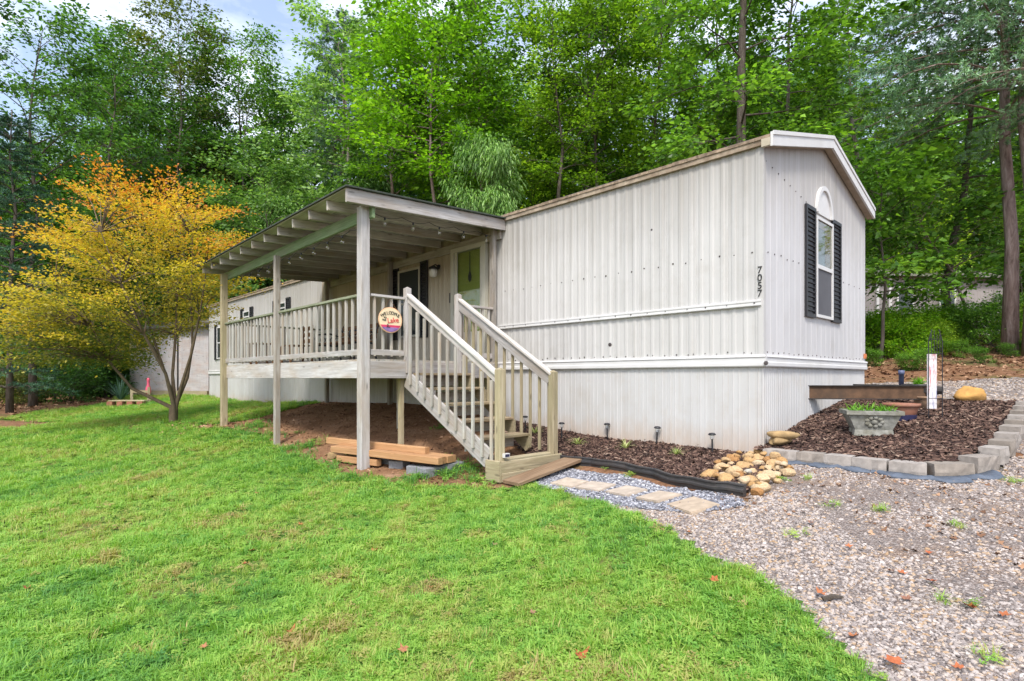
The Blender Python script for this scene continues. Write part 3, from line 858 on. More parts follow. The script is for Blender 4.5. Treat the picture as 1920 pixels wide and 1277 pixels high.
# posts
def post(u, w, top, s, mat, low=0.25):
    p = UW(u, w, 0)
    zg = ground(p.x, p.y) - low
    return board('post', (p.x, p.y, zg), (p.x, p.y, top), s, s, mat, porch, up=(1, 0, 0))
post(U0 + 0.03, WD + 0.06, rz(4.6, WD) - 0.15, 0.135, M_PALE)
post(7.75, WD + 0.075, rz(7.75, WD) - 0.31, 0.095, M_GREY)
post(U1 - 0.02, WD + 0.065, rz(10.8, WD) - 0.2, 0.125, M_TREAD)
for u in (4.62, 7.98, 11.0): post(u, 0.12, rz(u, 0.12) - 0.14, 0.09, M_GREY)
post(5.9, 1.2, ZF - 0.22, 0.09, M_UNDER)
post(4.70, 1.95, ZF - 0.25, 0.07, M_TREAD)
# beams
board('beam', UW(4.46, WD - 0.02, rz(4.5, WD) - 0.225), UW(11.0, WD - 0.02, rz(11, WD) - 0.225), 0.045, 0.175, M_ALGAE, porch)
board('beam', UW(4.50, 0.045, rz(4.5, 0) - 0.225), UW(11.15, 0.045, rz(11.15, 0) - 0.225), 0.042, 0.15, M_UNDER, porch)
# rafters with their tails
for k in range(11):
    u = 5.05 + k * 0.61
    board('rafter', UW(u, 0.03, rz(u, 0) - 0.07), UW(u, 2.98, rz(u, 2.98) - 0.07), 0.04, 0.138, M_GREY if k % 2 else M_UNDER, porch)
board('rake_board', UW(4.43, 0.02, rz(4.43, 0) - 0.075), UW(4.43, 3.0, rz(4.43, 3.0) - 0.075), 0.042, 0.185, M_PALE, porch)
board('rafter', UW(4.50, 0.03, rz(4.5, 0) - 0.075), UW(4.50, 2.97, rz(4.5, 2.97) - 0.075), 0.04, 0.138, M_UNDER, porch)
# roof planks and covering
for k in range(15):
    w = 0.02 + (k + 0.5) * 2.99 / 15
    board('roof_plank', UW(4.42, w, rz(4.42, w) + 0.011), UW(11.3, w, rz(11.3, w) + 0.011), 0.192, 0.02, M_UNDER, porch, up=(0, 0.047, 1))
rc = MB(); rc.add([UW(4.36, -0.0, rz(4.36, 0) + 0.025), UW(11.36, -0.0, rz(11.36, 0) + 0.025), UW(11.36, 3.04, rz(11.36, 3.04) + 0.025), UW(4.36, 3.04, rz(4.36, 3.04) + 0.025),
                    UW(4.36, -0.0, rz(4.36, 0) + 0.045), UW(11.36, -0.0, rz(11.36, 0) + 0.045), UW(11.36, 3.04, rz(11.36, 3.04) + 0.045), UW(4.36, 3.04, rz(4.36, 3.04) + 0.045)],
                   [(0, 1, 2, 3), (7, 6, 5, 4), (0, 4, 5, 1), (1, 5, 6, 2), (2, 6, 7, 3), (3, 7, 4, 0)])
link('roof_covering', rc.mesh('covering'), plain('dark_roofing', (0.045, 0.055, 0.045), 0.85, 0.3, 9), porch)
# railings
def railing(a, b, n, mat_top=M_BAL):
    a = Vector(a); b = Vector(b)
    r = board('railing', a + Vector((0, 0, 0.93)), b + Vector((0, 0, 0.93)), 0.085, 0.038, mat_top, porch)
    board('bottom_rail', a + Vector((0, 0, 0.10)), b + Vector((0, 0, 0.10)), 0.04, 0.085, M_PALE, r)
    for k in range(n):
        p = a.lerp(b, (k + 0.5) / n)
        board('baluster', p + Vector((0, 0, 0.045)), p + Vector((0, 0, 0.911)), 0.037, 0.037, M_BAL, r, up=(1, 0, 0))
railing(UW(U0 + 0.10, WD + 0.03, ZF), UW(7.69, WD + 0.03, ZF), 15, M_MOSS)
railing(UW(7.81, WD + 0.03, ZF), UW(U1 - 0.08, WD + 0.03, ZF), 16, M_MOSS)
railing(UW(U0 + 0.02, WD - 0.04, ZF), UW(U0 + 0.02, 1.97, ZF), 4, M_PALE)
railing(UW(U0 + 0.02, 0.89, ZF), UW(U0 + 0.02, 0.17, ZF), 5, M_PALE)
railing(UW(U1 - 0.02, WD - 0.05, ZF), UW(U1 - 0.02, 0.05, ZF), 13, M_MOSS)
# stairs
st_w0, st_w1, UN = 0.94, 1.92, 2.48
rise, run = 0.218, 0.325
def newel(u, w, z0, z1, s, mat):
    o = board('newel_post', UW(u, w, z0), UW(u, w, z1), s, s, mat, porch, up=(1, 0, 0))
    c = MB(); h = s / 2
    p = UW(u, w, z1)
    c.add([(p.x - h, p.y - h, p.z), (p.x + h, p.y - h, p.z), (p.x + h, p.y + h, p.z), (p.x - h, p.y + h, p.z), (p.x, p.y, p.z + 0.03)], [(0, 1, 4), (1, 2, 4), (2, 3, 4), (3, 0, 4), (3, 2, 1, 0)])
    link('post_cap', c.mesh('cap'), mat, o)
newel(U0 - 0.01, st_w1, ZF - 0.2, 2.855, 0.09, M_PALE)
newel(U0 - 0.01, st_w0, ZF - 0.2, 2.855, 0.09, M_PALE)
newel(UN, st_w1 + 0.01, 0.05, 1.60, 0.095, M_TREAD)
newel(UN, st_w0 - 0.01, 0.2, 1.575, 0.095, M_TREAD)
for w, sgn in ((st_w1, 1), (st_w0, -1)):
    # stringer: a plank cut in steps above and straight below
    pts = [(U0 - 0.03, ZF - 0.02)]
    for k in range(5):
        z = ZF - (k + 1) * rise - 0.02
        pts.append((U0 - 0.03 - k * run, z) if k else (U0 - 0.03, z))
        pts.append((U0 - 0.03 - (k + 1) * run, z))
    pts = [(U0 - 0.03, ZF - rise - 0.02)] + pts[2:]
    pts += [(U0 - 0.03 - 5 * run, 0.50), (U0 - 0.03 - 5 * run + 0.08, 0.44), (U0 - 0.03, ZF - 0.30)]
    mb = MB(); wf = w - 0.02
    mb.prism([Vector((-u, -wf - 0.02, z)) for u, z in pts], (0, 0, 0), (0, 0.04, 0))
    link('stringer', mb.mesh('stringer'), M_PALE if sgn > 0 else M_TREAD, porch)
    # outer sloped skirt board
    a = UW(U0 - 0.04, w + sgn * 0.022, ZF - 0.29); b_ = UW(UN + 0.20, w + sgn * 0.022, 0.46)
    if sgn > 0: board('skirt_board', a, b_, 0.035, 0.26, M_PALE, porch)
    # handrail: upright plank with a flat cap
    a = UW(U0 - 0.02, w - sgn * 0.0, 2.70); b_ = UW(UN + 0.05, w - sgn * 0.0, 1.47)
    hr = board('handrail', a, b_, 0.036, 0.135 if sgn < 0 else 0.085, M_RAIL if sgn > 0 else M_PALE, porch)
    n = Vector((0, 0, 1)); x = (b_ - a).normalized(); up = (n - x * n.dot(x)).normalized()
    off = up * (0.088 if sgn < 0 else 0.063)
    board('rail_cap', a + off, b_ + off, 0.088, 0.036, M_RAIL, hr)
    nbal = 11
    for k in range(nbal):
        t_ = (k + 0.7) / (nbal + 0.2)
        u = U0 - 0.05 + (UN + 0.06 - U0) * t_
        zt_ = 2.70 + (1.47 - 2.70) * (U0 - 0.02 - u) / (U0 - 0.07 - UN) - 0.03
        zb_ = ZF - 0.24 + (0.40 - ZF + 0.29) * (U0 - 0.04 - u) / (U0 - 0.16 - UN) - 0.06
        board('baluster', UW(u, w + sgn * 0.060 if sgn > 0 else w - 0.037, zb_), UW(u, w + sgn * 0.060 if sgn > 0 else w - 0.037, zt_), 0.037, 0.037, M_BAL if sgn > 0 else M_TREAD, hr, up=(1, 0, 0))
for k in range(5):
    u = U0 - 0.03 - (k + 0.5) * run
    z = ZF - (k + 1) * rise
    for j in range(2):
        uu = u + (j - 0.5) * 0.152
        board('tread', UW(uu, st_w0 - 0.015, z), UW(uu, st_w1 - 0.0, z), 0.145, 0.036, M_STEP, porch)
    board('riser', UW(u + 0.15, st_w0 + 0.03, z - 0.12), UW(u + 0.15, st_w1 - 0.05, z - 0.12), 0.03, 0.13, M_UNDER, porch)
# bottom box step and the plank at its foot
bx0, bx1 = 2.66, 2.36
board('box_step_top', UW(2.545, 0.86, 0.452), UW(2.545, 1.87, 0.452), 0.15, 0.036, M_TREAD, porch)
board('box_step_front', UW(2.42, 0.84, 0.382), UW(2.42, 1.99, 0.382), 0.036, 0.14, M_TREAD, porch)
board('box_step_front', UW(2.405, 0.86, 0.255), UW(2.405, 1.97, 0.255), 0.036, 0.11, M_TREAD, porch)
board('box_step_side', UW(2.40, 1.995, 0.33), UW(2.66, 1.995, 0.33), 0.034, 0.26, M_TREAD, porch)
ga, gb = ground(-2.2, -0.75), ground(-2.2, -1.95)
pl = board('step_plank', UW(2.19, 0.80, ga + 0.055), UW(2.23, 1.98, gb + 0.05), 0.29, 0.04, wood('brown_step_plank', (0.15, 0.09, 0.05), (0.26, 0.17, 0.10), (0.36, 0.26, 0.17)))
tag(pl, 'thick brown plank lying on the ground at the foot of the stairs', 'plank')
# small solar lamp head on the newel
sl = MB(); sl.box(-UN + 0.0, -UN + 0.07, -st_w1 - 0.05, -st_w1 + 0.05, 0.50, 0.58)

# ------------------------------------------------------------------ things on and around the porch
# string of bulbs under the front beam and along the near rafter
strl = thing('string_lights', UW(7.6, 2.5, 3.7), 'string of clear globe bulbs hanging under the porch roof', 'string lights')
M_BULB = glass('bulb_glass', (0.95, 0.95, 0.9), 0.5)
pts = []
for k in range(49):
    u = 4.75 + k * 6.1 / 48
    pts.append(UW(u, WD - 0.075, rz(u, WD) - 0.325 - 0.035 * abs(math.sin(k * math.pi / 4))))
w_ = MB(); w_.tube(pts, 0.005, 4)
pts2 = [UW(4.62, WD - 0.1 - k * 0.1, rz(4.6, WD - k * 0.1) - 0.19 - 0.05 * abs(math.sin(k * math.pi / 5))) for k in range(25)]
w_.tube(pts2, 0.005, 4)
link('cable', w_.mesh('cable'), M_BLACK, strl)
bulb = MB(); bulb.lathe([(0.010, 0), (0.014, -0.02), (0.030, -0.045), (0.034, -0.065), (0.026, -0.088), (0.006, -0.098)], 10); bm_ = bulb.mesh('bulb', True)
sock = MB(); sock.lathe([(0.013, 0.035), (0.015, 0.03), (0.015, 0.0), (0.012, -0.004)], 8); sm_ = sock.mesh('socket')
for p in [pts[k] for k in range(2, 49, 4)] + [pts2[k] for k in range(2, 25, 5)]:
    b_ = link('bulb', bm_, M_BULB, strl, Matrix.Translation(p - Vector((0, 0, 0.03))))
    link('socket', sm_, M_BLACK, b_, Matrix.Translation(p - Vector((0, 0, 0.03))))

# porch lantern
lan = thing('porch_lamp', UW(6.35, 0.0, 3.55), 'dark porch wall lamp with clear glass shade between door and window', 'lamp')
q = MB(); q.lathe([(0.05, 0), (0.05, 0.015), (0.03, 0.02)], 10, Matrix.Translation(UW(6.35, 0.012, 3.70)) @ Matrix.Rotation(R(90), 4, 'X')); q.tube([UW(6.35, 0.02, 3.70), UW(6.35, 0.10, 3.74), UW(6.35, 0.15, 3.70)], 0.012, 6)
link('bracket', q.mesh('bracket'), M_BLACK, lan)
q = MB(); q.lathe([(0.02, 0.07), (0.09, 0.03), (0.10, 0.0), (0.095, -0.01)], 12, Matrix.Translation(UW(6.35, 0.15, 3.64))); link('lamp_hood', q.mesh('hood'), M_BLACK, lan)
q = MB(); q.lathe([(0.075, 0.0), (0.085, -0.05), (0.07, -0.13), (0.03, -0.15)], 12, Matrix.Translation(UW(6.35, 0.15, 3.63))); link('glass_shade', q.mesh('shade', True), plain('frosted_glass', (0.62, 0.62, 0.58), 0.3, 0.05), lan)

# round welcome sign on the side railing
SGX = -U0 + 0.055
sign = thing('welcome_sign', (SGX, -2.25, 2.35), 'round welcome sign with sunset colours hung on the porch railing', 'sign')
def disc(ry, rz_, x0, x1, zlo=None, n=40, mat=None, name='disc', par=None):
    pts = []
    for k in range(n):
        a = 2 * math.pi * k / n
        y, z = ry * math.cos(a), rz_ * math.sin(a)
        pts.append((y, z))
    if zlo is not None:
        lim = zlo
        pts = [(y, z) for y, z in pts if z <= lim]
        pts.sort(key=lambda t: math.atan2(t[1], t[0]) if t[1] < 0 else 9)
        yl = ry * math.sqrt(max(0, 1 - (lim / rz_) ** 2))
        pts = [(-yl, lim)] + sorted(pts, key=lambda t: t[0]) + [(yl, lim)]
    mb = MB(); mb.prism([Vector((SGX + x0, -2.25 + y, 2.35 + z)) for y, z in pts], (0, 0, 0), (x1 - x0, 0, 0))
    return link(name, mb.mesh(name), mat, par)
face = disc(0.20, 0.19, 0, 0.012, None, 40, plain('sign_peach', (0.72, 0.42, 0.24), 0.6, 0.1, 5, dirt=(0.72, 0.62, 0.42), dirt_amt=0.8, bmp=0), 'sign_face', sign)
disc(0.187, 0.177, 0.0125, 0.014, None, 40, plain('sign_cream', (0.78, 0.60, 0.40), 0.6, 0.10, 4, dirt=(0.72, 0.66, 0.42), dirt_amt=0.7, bmp=0), 'sign_field', face)
disc(0.186, 0.176, 0.0145, 0.016, -0.075, 60, plain('sign_magenta', (0.62, 0.05, 0.13), 0.6, 0.3, 9, bmp=0), 'sign_sunset_band', face)
disc(0.185, 0.175, 0.0165, 0.018, -0.108, 60, plain('sign_purple', (0.12, 0.04, 0.22), 0.6, 0.4, 9, dirt=(0.45, 0.35, 0.6), dirt_amt=0.6, bmp=0), 'sign_lake_band', face)
MSX = Matrix(((0, 0, 1, 0), (1, 0, 0, 0), (0, 1, 0, 0), (0, 0, 0, 1)))
M_INK = plain('sign_black_ink', (0.015, 0.02, 0.02), 0.6, 0.1, bmp=0); M_RED = plain('sign_red_ink', (0.62, 0.06, 0.06), 0.6, 0.1, bmp=0)
for k, ch in enumerate('WELCOME'):
    yy = (-0.138, -0.094, -0.052, -0.012, 0.030, 0.082, 0.132)[k]
    M = Matrix.Translation((SGX + 0.018, -2.25 + yy, 2.35 + 0.105 - 2.2 * yy * yy)) @ MSX @ Matrix.Rotation(-yy * 3.2, 4, 'Z')
    link('letter', text_mesh(ch, 0.066, 0.003), M_INK, face, M)
for s_, y, z, sz, m_ in (('TO', -0.095, 0.030, 0.036, M_INK), ('THE', -0.110, -0.006, 0.036, M_INK), ('Lake', 0.040, -0.004, 0.105, M_RED)):
    link('lettering', text_mesh(s_, sz, 0.003), m_, face, Matrix.Translation((SGX + 0.018, -2.25 + y, 2.35 + z)) @ MSX @ (Matrix.Rotation(R(8), 4, 'Z') @ Matrix.Shear('XZ', 4, (0.0, 0.0)) if s_ == 'Lake' else Matrix()))
q = MB(); q.tube([(SGX + 0.02, -2.30, 2.29), (SGX + 0.02, -2.30, 2.245)], 0.007, 5); q.box(SGX + 0.0165, SGX + 0.021, -2.32, -2.265, 2.238, 2.247)
link('painted_angler', q.mesh('angler'), M_INK, face)
q = MB(); q.tube([(SGX + 0.006, -2.37, 2.50), (SGX - 0.01, -2.25, 2.66), (SGX + 0.006, -2.13, 2.50)], 0.003, 4); link('cord', q.mesh('cord'), M_BRN, sign)

# park bench with black iron ends on the porch
bn = thing('park_bench', UW(8.3, 1.2, ZF), 'brown slatted wooden bench with black iron ends behind the porch railing', 'bench')
for u in (7.35, 8.85):
    q = MB()
    q.tube([UW(u, 1.30, ZF + 0.001), UW(u, 1.34, ZF + 0.22), UW(u, 1.36, ZF + 0.42), UW(u, 0.90, ZF + 0.42), UW(u, 0.86, ZF + 0.2), UW(u, 0.78, ZF + 0.001)], 0.022, 6)
    q.tube([UW(u, 0.90, ZF + 0.42), UW(u, 0.84, ZF + 0.62), UW(u, 0.76, ZF + 0.86)], 0.022, 6)
    q.tube([UW(u, 0.84, ZF + 0.62), UW(u, 1.1, ZF + 0.68), UW(u, 1.40, ZF + 0.64), UW(u, 1.42, ZF + 0.56), UW(u, 1.36, ZF + 0.42)], 0.02, 6)
    for c_ in range(4):
        ctr = UW(u, 1.25 - c_ * 0.11, ZF + 0.54)
        q.tube([ctr + Vector((0, 0.05 * math.cos(a), 0.06 * math.sin(a))) for a in [k * 2 * math.pi / 10 for k in range(11)]], 0.008, 4, False)
    link('iron_end', q.mesh('iron_end'), M_BLACK, bn)
for k in range(4):
    w = 0.95 + k * 0.12
    board('seat_slat', UW(7.33, w, ZF + 0.455), UW(8.87, w, ZF + 0.455), 0.085, 0.025, M_BRN, bn)
for k in range(3):
    board('back_slat', UW(7.33, 0.84 - k * 0.03, ZF + 0.56 + k * 0.115), UW(8.87, 0.84 - k * 0.03, ZF + 0.56 + k * 0.115), 0.025, 0.085, M_BRN, bn)
# slatted wooden chair and small table further along
ch_ = thing('wooden_chair', UW(9.6, 1.5, ZF), 'brown slat-back wooden chair at the far end of the porch', 'chair')
for du, dw, h in ((-.24, .24, .42), (.24, .24, .42), (-.24, -.24, .9), (.24, -.24, .9)):
    board('leg', UW(9.6 + du, 1.5 + dw, ZF), UW(9.6 + du, 1.5 + dw, ZF + h), 0.045, 0.045, M_BRN, ch_, up=(1, 0, 0))
for k in range(5):
    board('seat_slat', UW(9.33, 1.30 + k * 0.1, ZF + 0.435), UW(9.87, 1.30 + k * 0.1, ZF + 0.435), 0.08, 0.02, M_BRN, ch_)
for k in range(3):
    board('back_slat', UW(9.40, 1.255, ZF + 0.55 + k * 0.14), UW(9.80, 1.255, ZF + 0.55 + k * 0.14), 0.02, 0.09, M_BRN, ch_)
tb = thing('side_table', UW(10.3, 2.0, ZF), 'small brown wooden table beside the chair on the porch', 'table')
for du, dw in ((-.18, .18), (.18, .18), (-.18, -.18), (.18, -.18)):
    board('leg', UW(10.3 + du, 2.0 + dw, ZF), UW(10.3 + du, 2.0 + dw, ZF + 0.48), 0.04, 0.04, M_BRN, tb, up=(1, 0, 0))
for k in range(5):
    board('top_slat', UW(10.05, 1.80 + k * 0.1, ZF + 0.49), UW(10.55, 1.80 + k * 0.1, ZF + 0.49), 0.085, 0.02, M_BRN, tb)
# narrow cream cabinet against the porch wall
q = MB(); q.box(-10.6, -9.9, -0.47, -0.06, ZF + 0.03, ZF + 0.9)
cab = thing('porch_cabinet', UW(10.2, 0.25, ZF), 'cream low cabinet standing against the house wall on the porch', 'cabinet')
link('body', q.mesh('body'), M_CREAM, cab)
for a in (-10.58, -10.24):
    q = MB(); q.box(a, a + 0.32, -0.485, -0.471, ZF + 0.06, ZF + 0.87); dd = link('door', q.mesh('cabdoor'), M_CREAM, cab)
    q = MB(); q.box(a + 0.15, a + 0.17, -0.5, -0.486, ZF + 0.5, ZF + 0.58); link('handle', q.mesh('h'), M_BLACK, dd)

# ------------------------------------------------------------------ timbers and cinder blocks under the porch
tdir = Vector((2.18, 0.52, 0)).normalized(); tside = Vector((-tdir.y, tdir.x, 0))
T0 = cast(640, 858); T0 = P(640, 858, 8.55)
E = P(826, 872, 7.42)                       # near end of the front timber, ground level there
def timber(name, off_s, off_l, z, L, lab, s=0.092, tilt=0.0):
    b_ = Vector((E.x, E.y, 0)) + tside * off_s + tdir * off_l
    a = b_ - tdir * L
    o = board(name, (a.x, a.y, z + tilt), (b_.x, b_.y, z), s, s, M_FRESH, None, c=0.005)
    return tag(o, lab, 'timber', 'fresh timbers stacked under the porch')
tz = 0.395
timber('timber', 0.0, 0.0, tz, 2.12, 'front square timber of the row resting on cinder blocks', tilt=0.02)
timber('timber', 0.098, -0.02, tz, 2.12, 'second timber from the front in the lower row on the cinder blocks', tilt=0.02)
timber('timber', 0.196, 0.0, tz, 2.12, 'third timber from the front in the lower row on the cinder blocks', tilt=0.02)
timber('timber', 0.294, -0.01, tz, 2.12, 'back timber of the lower row, nearest the stairs', tilt=0.02)
timber('timber', 0.17, -0.38, tz + 0.094, 2.05, 'square timber lying on top of the timber row', tilt=0.02)
timber('timber', 0.01, -1.15, tz - 0.115, 0.85, 'short timber end poking out low behind the corner post', tilt=0.0)
def cinder(p, ang, L, W, H, lab, tilt=0):
    mb = MB(); mb.box(-L / 2, L / 2, -W / 2, W / 2, 0, H)
    bm = bmesh.new(); m = mb.mesh('cinder'); bm.from_mesh(m)
    bmesh.ops.bevel(bm, geom=list(bm.edges), offset=0.006, segments=1, affect='EDGES')
    bm.to_mesh(m); bm.free()
    z = ground(p.x, p.y)
    o = link('cinder_block', m, M_CINDER, None, Matrix.Translation((p.x, p.y, z - 0.03)) @ Matrix.Rotation(ang, 4, 'Z') @ Matrix.Rotation(tilt, 4, 'X'))
    tag(o, lab, 'cinder block', 'grey cinder blocks under the timbers')
ang = math.atan2(tdir.y, tdir.x)
cinder(cast(812, 890), ang + R(80), 0.40, 0.19, 0.14, 'nearest grey cinder block under the timber ends')
cinder(cast(848, 880), ang + R(80), 0.30, 0.19, 0.13, 'grey cinder block behind the nearest one, closest to the stairs')
cinder(cast(782, 886), ang + R(20), 0.24, 0.19, 0.13, 'grey cinder block just left of the nearest one')
cinder(cast(749, 876), ang + R(10), 0.24, 0.19, 0.13, 'middle grey cinder block in the line under the timbers')
cinder(cast(725, 867), ang + R(5), 0.24, 0.19, 0.14, 'grey cinder block beside the corner post under the timbers')

# ------------------------------------------------------------------ rocks
def rock_mesh(seed, sx, sy, sz, sub=2, amp=0.16, pmin=0.62):
    rg = np.random.default_rng(seed)
    bm = bmesh.new(); bmesh.ops.create_icosphere(bm, subdivisions=sub, radius=1.0)
    ks = rg.normal(size=(6, 3)) * 1.6; ph = rg.uniform(0, 6.28, 6)
    pl = rg.normal(size=(7, 3)); pl /= np.linalg.norm(pl, axis=1)[:, None]; pd = rg.uniform(pmin, 0.95, 7)
    for v in bm.verts:
        c = np.array(v.co)
        for n_, d_ in zip(pl, pd):
            e = c @ n_ - d_
            if e > 0: c = c - n_ * e * 0.85
        s = 1 + amp * np.sin(ks @ c + ph).mean() * 1.5
        if sub > 2: s += 0.035 * np.sin(ks[:3] @ c * 4.5 + ph[:3]).sum() / 1.7 + rg.normal(0, 0.008)
        v.co = Vector((c[0] * sx * s, c[1] * sy * s, c[2] * sz * s))
    m = bpy.data.meshes.new('rock'); bm.to_mesh(m); bm.free()
    m.polygons.foreach_set('use_smooth', [True] * len(m.polygons)); m.update()
    return m
RK = [rock_mesh(s, 1.0, 0.82, 0.62, 2, 0.2, 0.45) for s in range(10)]
for m_ in RK: m_.polygons.foreach_set('use_smooth', [False] * len(m_.polygons)) if RK.index(m_) % 2 else None
rg = random.Random(21)
PILE = [(1322, 902), (1340, 880), (1366, 862), (1396, 850), (1440, 853), (1486, 866), (1490, 885), (1458, 906), (1428, 930), (1408, 934), (1392, 922)]
pile_poly = [c2(*a) for a in PILE]
pc = np.mean(pile_poly, 0)
placed = []
tries = 0
px_ = [a[0] for a in pile_poly]; py_ = [a[1] for a in pile_poly]
n_rock = 0
while n_rock < 78 and tries < 6000:
    tries += 1
    x = rg.uniform(min(px_), max(px_)); y = rg.uniform(min(py_), max(py_))
    if not in_poly(np.array([x]), np.array([y]), pile_poly)[0]: continue
    r = rg.uniform(0.04, 0.078) if n_rock > 20 else rg.uniform(0.075, 0.108)
    lvl = 0
    bad = False
    for (a, b_, c_, l) in placed:
        dd = math.hypot(a - x, b_ - y)
        if dd < (r + c_) * 0.74:
            bad = True; break
    if bad and n_rock < 56: continue
    z = ground(x, y) + r * 0.30
    if bad:
        z += 0.055
        if any(l and math.hypot(a - x, b_ - y) < (r + c_) * 0.8 for a, b_, c_, l in placed): continue
        lvl = 1
    placed.append((x, y, r, lvl))
    o = link('river_rock', RK[rg.randrange(10)], M_TANROCK, None, Matrix.Translation((x, y, z + 0.015)) @ Matrix.Rotation(rg.uniform(0, 6.28), 4, 'Z') @ Matrix.Rotation(rg.uniform(-.25, .25), 4, 'X') @ Matrix.Scale(r, 4))
    tag(o, 'tan river rock in the heap between the black edging and the house corner', 'rock', 'tan river rocks heaped by the house corner')
    n_rock += 1
def one_rock(name, p, sx, sy, sz, rotz, seed, mat, lab, cat='rock', sink=0.3):
    o = link(name, rock_mesh(seed, sx, sy, sz, 3, 0.3, 0.52), mat, None, Matrix.Translation((p.x, p.y, p.z + sz * (1 - sink))) @ Matrix.Rotation(rotz, 4, 'Z'))
    return tag(o, lab, cat)
M_GOLD = plain('golden_rock', (0.42, 0.235, 0.07), 0.9, 0.3, 9, dirt=(0.26, 0.15, 0.07), dirt_amt=0.8, bmp=0.9)
M_TANFLAT = plain('tan_flat_rock', (0.34, 0.23, 0.11), 0.9, 0.35, 10, dirt=(0.17, 0.12, 0.06), dirt_amt=0.8, bmp=0.9)
one_rock('golden_boulder', cast(1822, 752, bed), 0.205, 0.15, 0.135, math.atan2(RGT.y, RGT.x) - 0.15, 47, M_GOLD, 'golden yellow boulder at the back of the mulch bed', 'boulder', 0.3)
pst = cast(1462, 838, bed)
one_rock('flat_rock', pst + Vector((-0.02, 0, 0)), 0.15, 0.10, 0.065, math.atan2(RGT.y, RGT.x), 43, M_TANFLAT, 'lower flat tan stone on the bed wall by the house corner', 'rock', 0.1)
one_rock('flat_rock', pst + Vector((0.05, 0.05, 0.085)), 0.17, 0.10, 0.06, math.atan2(RGT.y, RGT.x) - 0.3, 44, M_TANFLAT, 'upper flat tan stone stacked on another by the house corner', 'rock', 0.1)
one_rock('round_stone', cast(622, 861), 0.095, 0.07, 0.07, 0.3, 45, M_TANFLAT, 'single yellowish stone on the dirt left of the timbers', 'rock', 0.35)

# ------------------------------------------------------------------ block wall round the raised mulch bed
bw = thing('block_wall', (1.2, 0, 0.6), 'low curved wall of grey concrete blocks round the raised mulch bed', 'garden wall')
path = [Vector(q) for q in ((0.10, -0.20), (0.85, -0.20), (1.50, -0.25), (1.74, -0.16), (1.92, 0.12), (2.03, 0.6), (2.08, 1.6), (2.08, 3.3), (1.92, 3.55), (1.6, 3.6), (0.2, 3.6))]
seg = [(path[k + 1] - path[k]).length for k in range(len(path) - 1)]
def along(s):
    for k, l in enumerate(seg):
        if s <= l or k == len(seg) - 1: return path[k].lerp(path[k + 1], min(1, s / l))
        s -= l
rg = random.Random(5)
s = 0.0
tot = sum(seg)
k = 0
while s < tot - 0.1:
    L = rg.choice((0.27, 0.31, 0.36, 0.39))
    a, b_ = along(s), along(min(tot, s + L))
    s += L
    d_ = (b_ - a); l_ = d_.length
    if l_ < 0.12: continue
    c_ = (a + b_) / 2
    ztop = bed(c_.x, c_.y) + 0.022
    if c_.y > 3.4: ztop -= 0.02
    H = 0.155
    # rough split outer face (local -y), tapering to the back
    rg2 = random.Random(k * 7 + 3)
    h = l_ / 2 - 0.002; dep = 0.19
    mb = MB()
    nx_, nz_ = 6, 3
    fr = [[Vector((-h + 2 * h * i / (nx_ - 1), -dep / 2 - (rg2.uniform(-.008, .014) if 0 < i < nx_ - 1 else -0.011) - (0.0 if 0 < j < nz_ - 1 else -0.008), H * j / (nz_ - 1))) for i in range(nx_)] for j in range(nz_)]
    v = [q for r_ in fr for q in r_]
    bk = [Vector((-h * 0.86, dep / 2, 0)), Vector((h * 0.86, dep / 2, 0)), Vector((h * 0.86, dep / 2, H)), Vector((-h * 0.86, dep / 2, H))]
    f = [(j * nx_ + i, j * nx_ + i + 1, (j + 1) * nx_ + i + 1, (j + 1) * nx_ + i) for j in range(nz_ - 1) for i in range(nx_ - 1)]
    n0 = len(v); v += bk
    top = [(nz_ - 1) * nx_ + i for i in range(nx_)]; bot = list(range(nx_))
    f += [tuple(top + [n0 + 2, n0 + 3]), tuple(bot[::-1] + [n0, n0 + 1]), (n0, n0 + 3, top[0], nx_, 0), (n0 + 1, nx_ - 1, 2 * nx_ - 1, top[-1], n0 + 2), (n0 + 1, n0 + 2, n0 + 3, n0)]
    mb.add(v, f)
    A = math.atan2(d_.y, d_.x)
    link('block', mb.mesh('block'), M_BLOCK, bw, Matrix.Translation((c_.x, c_.y, ztop - H + rg.uniform(-.004, .004))) @ Matrix.Rotation(A + rg.uniform(-.02, .02), 4, 'Z') @ Matrix.Rotation(rg.uniform(-.012, .012), 4, 'Y'))
    k += 1
# torn edge of weed fabric below the wall
fp = []
N_ = 40
v = []; f = []
for k in range(N_ + 1):
    s = 0.18 + k * 2.0 / N_
    a = along(s)
    n_ = (along(s + 0.02) - along(s - 0.02)).normalized(); o_ = Vector((n_.y, -n_.x))
    for j, (e, z) in enumerate(((0.06, 0.035), (0.13 + 0.035 * math.sin(k * 0.9) + 0.02 * math.sin(k * 2.3), 0.028 + 0.012 * math.sin(k * 1.7)), (0.17 + 0.045 * math.sin(k * 0.9) + 0.02 * math.sin(k * 2.9), 0.008))):
        p = a + o_ * e
        v.append((p.x, p.y, ground(p.x, p.y) + z + 0.004))
for k in range(N_):
    for j in range(2): f.append((k * 3 + j, k * 3 + j + 1, k * 3 + j + 4, k * 3 + j + 3))
mb = MB(); mb.add(v, f); m = mb.mesh('fabric', True)
fo = link('weed_fabric', m, M_FABRIC); tag(fo, 'crumpled blue-grey weed fabric edge showing below the block wall', 'fabric')
sm = fo.modifiers.new('thick', 'SOLIDIFY'); sm.thickness = 0.004
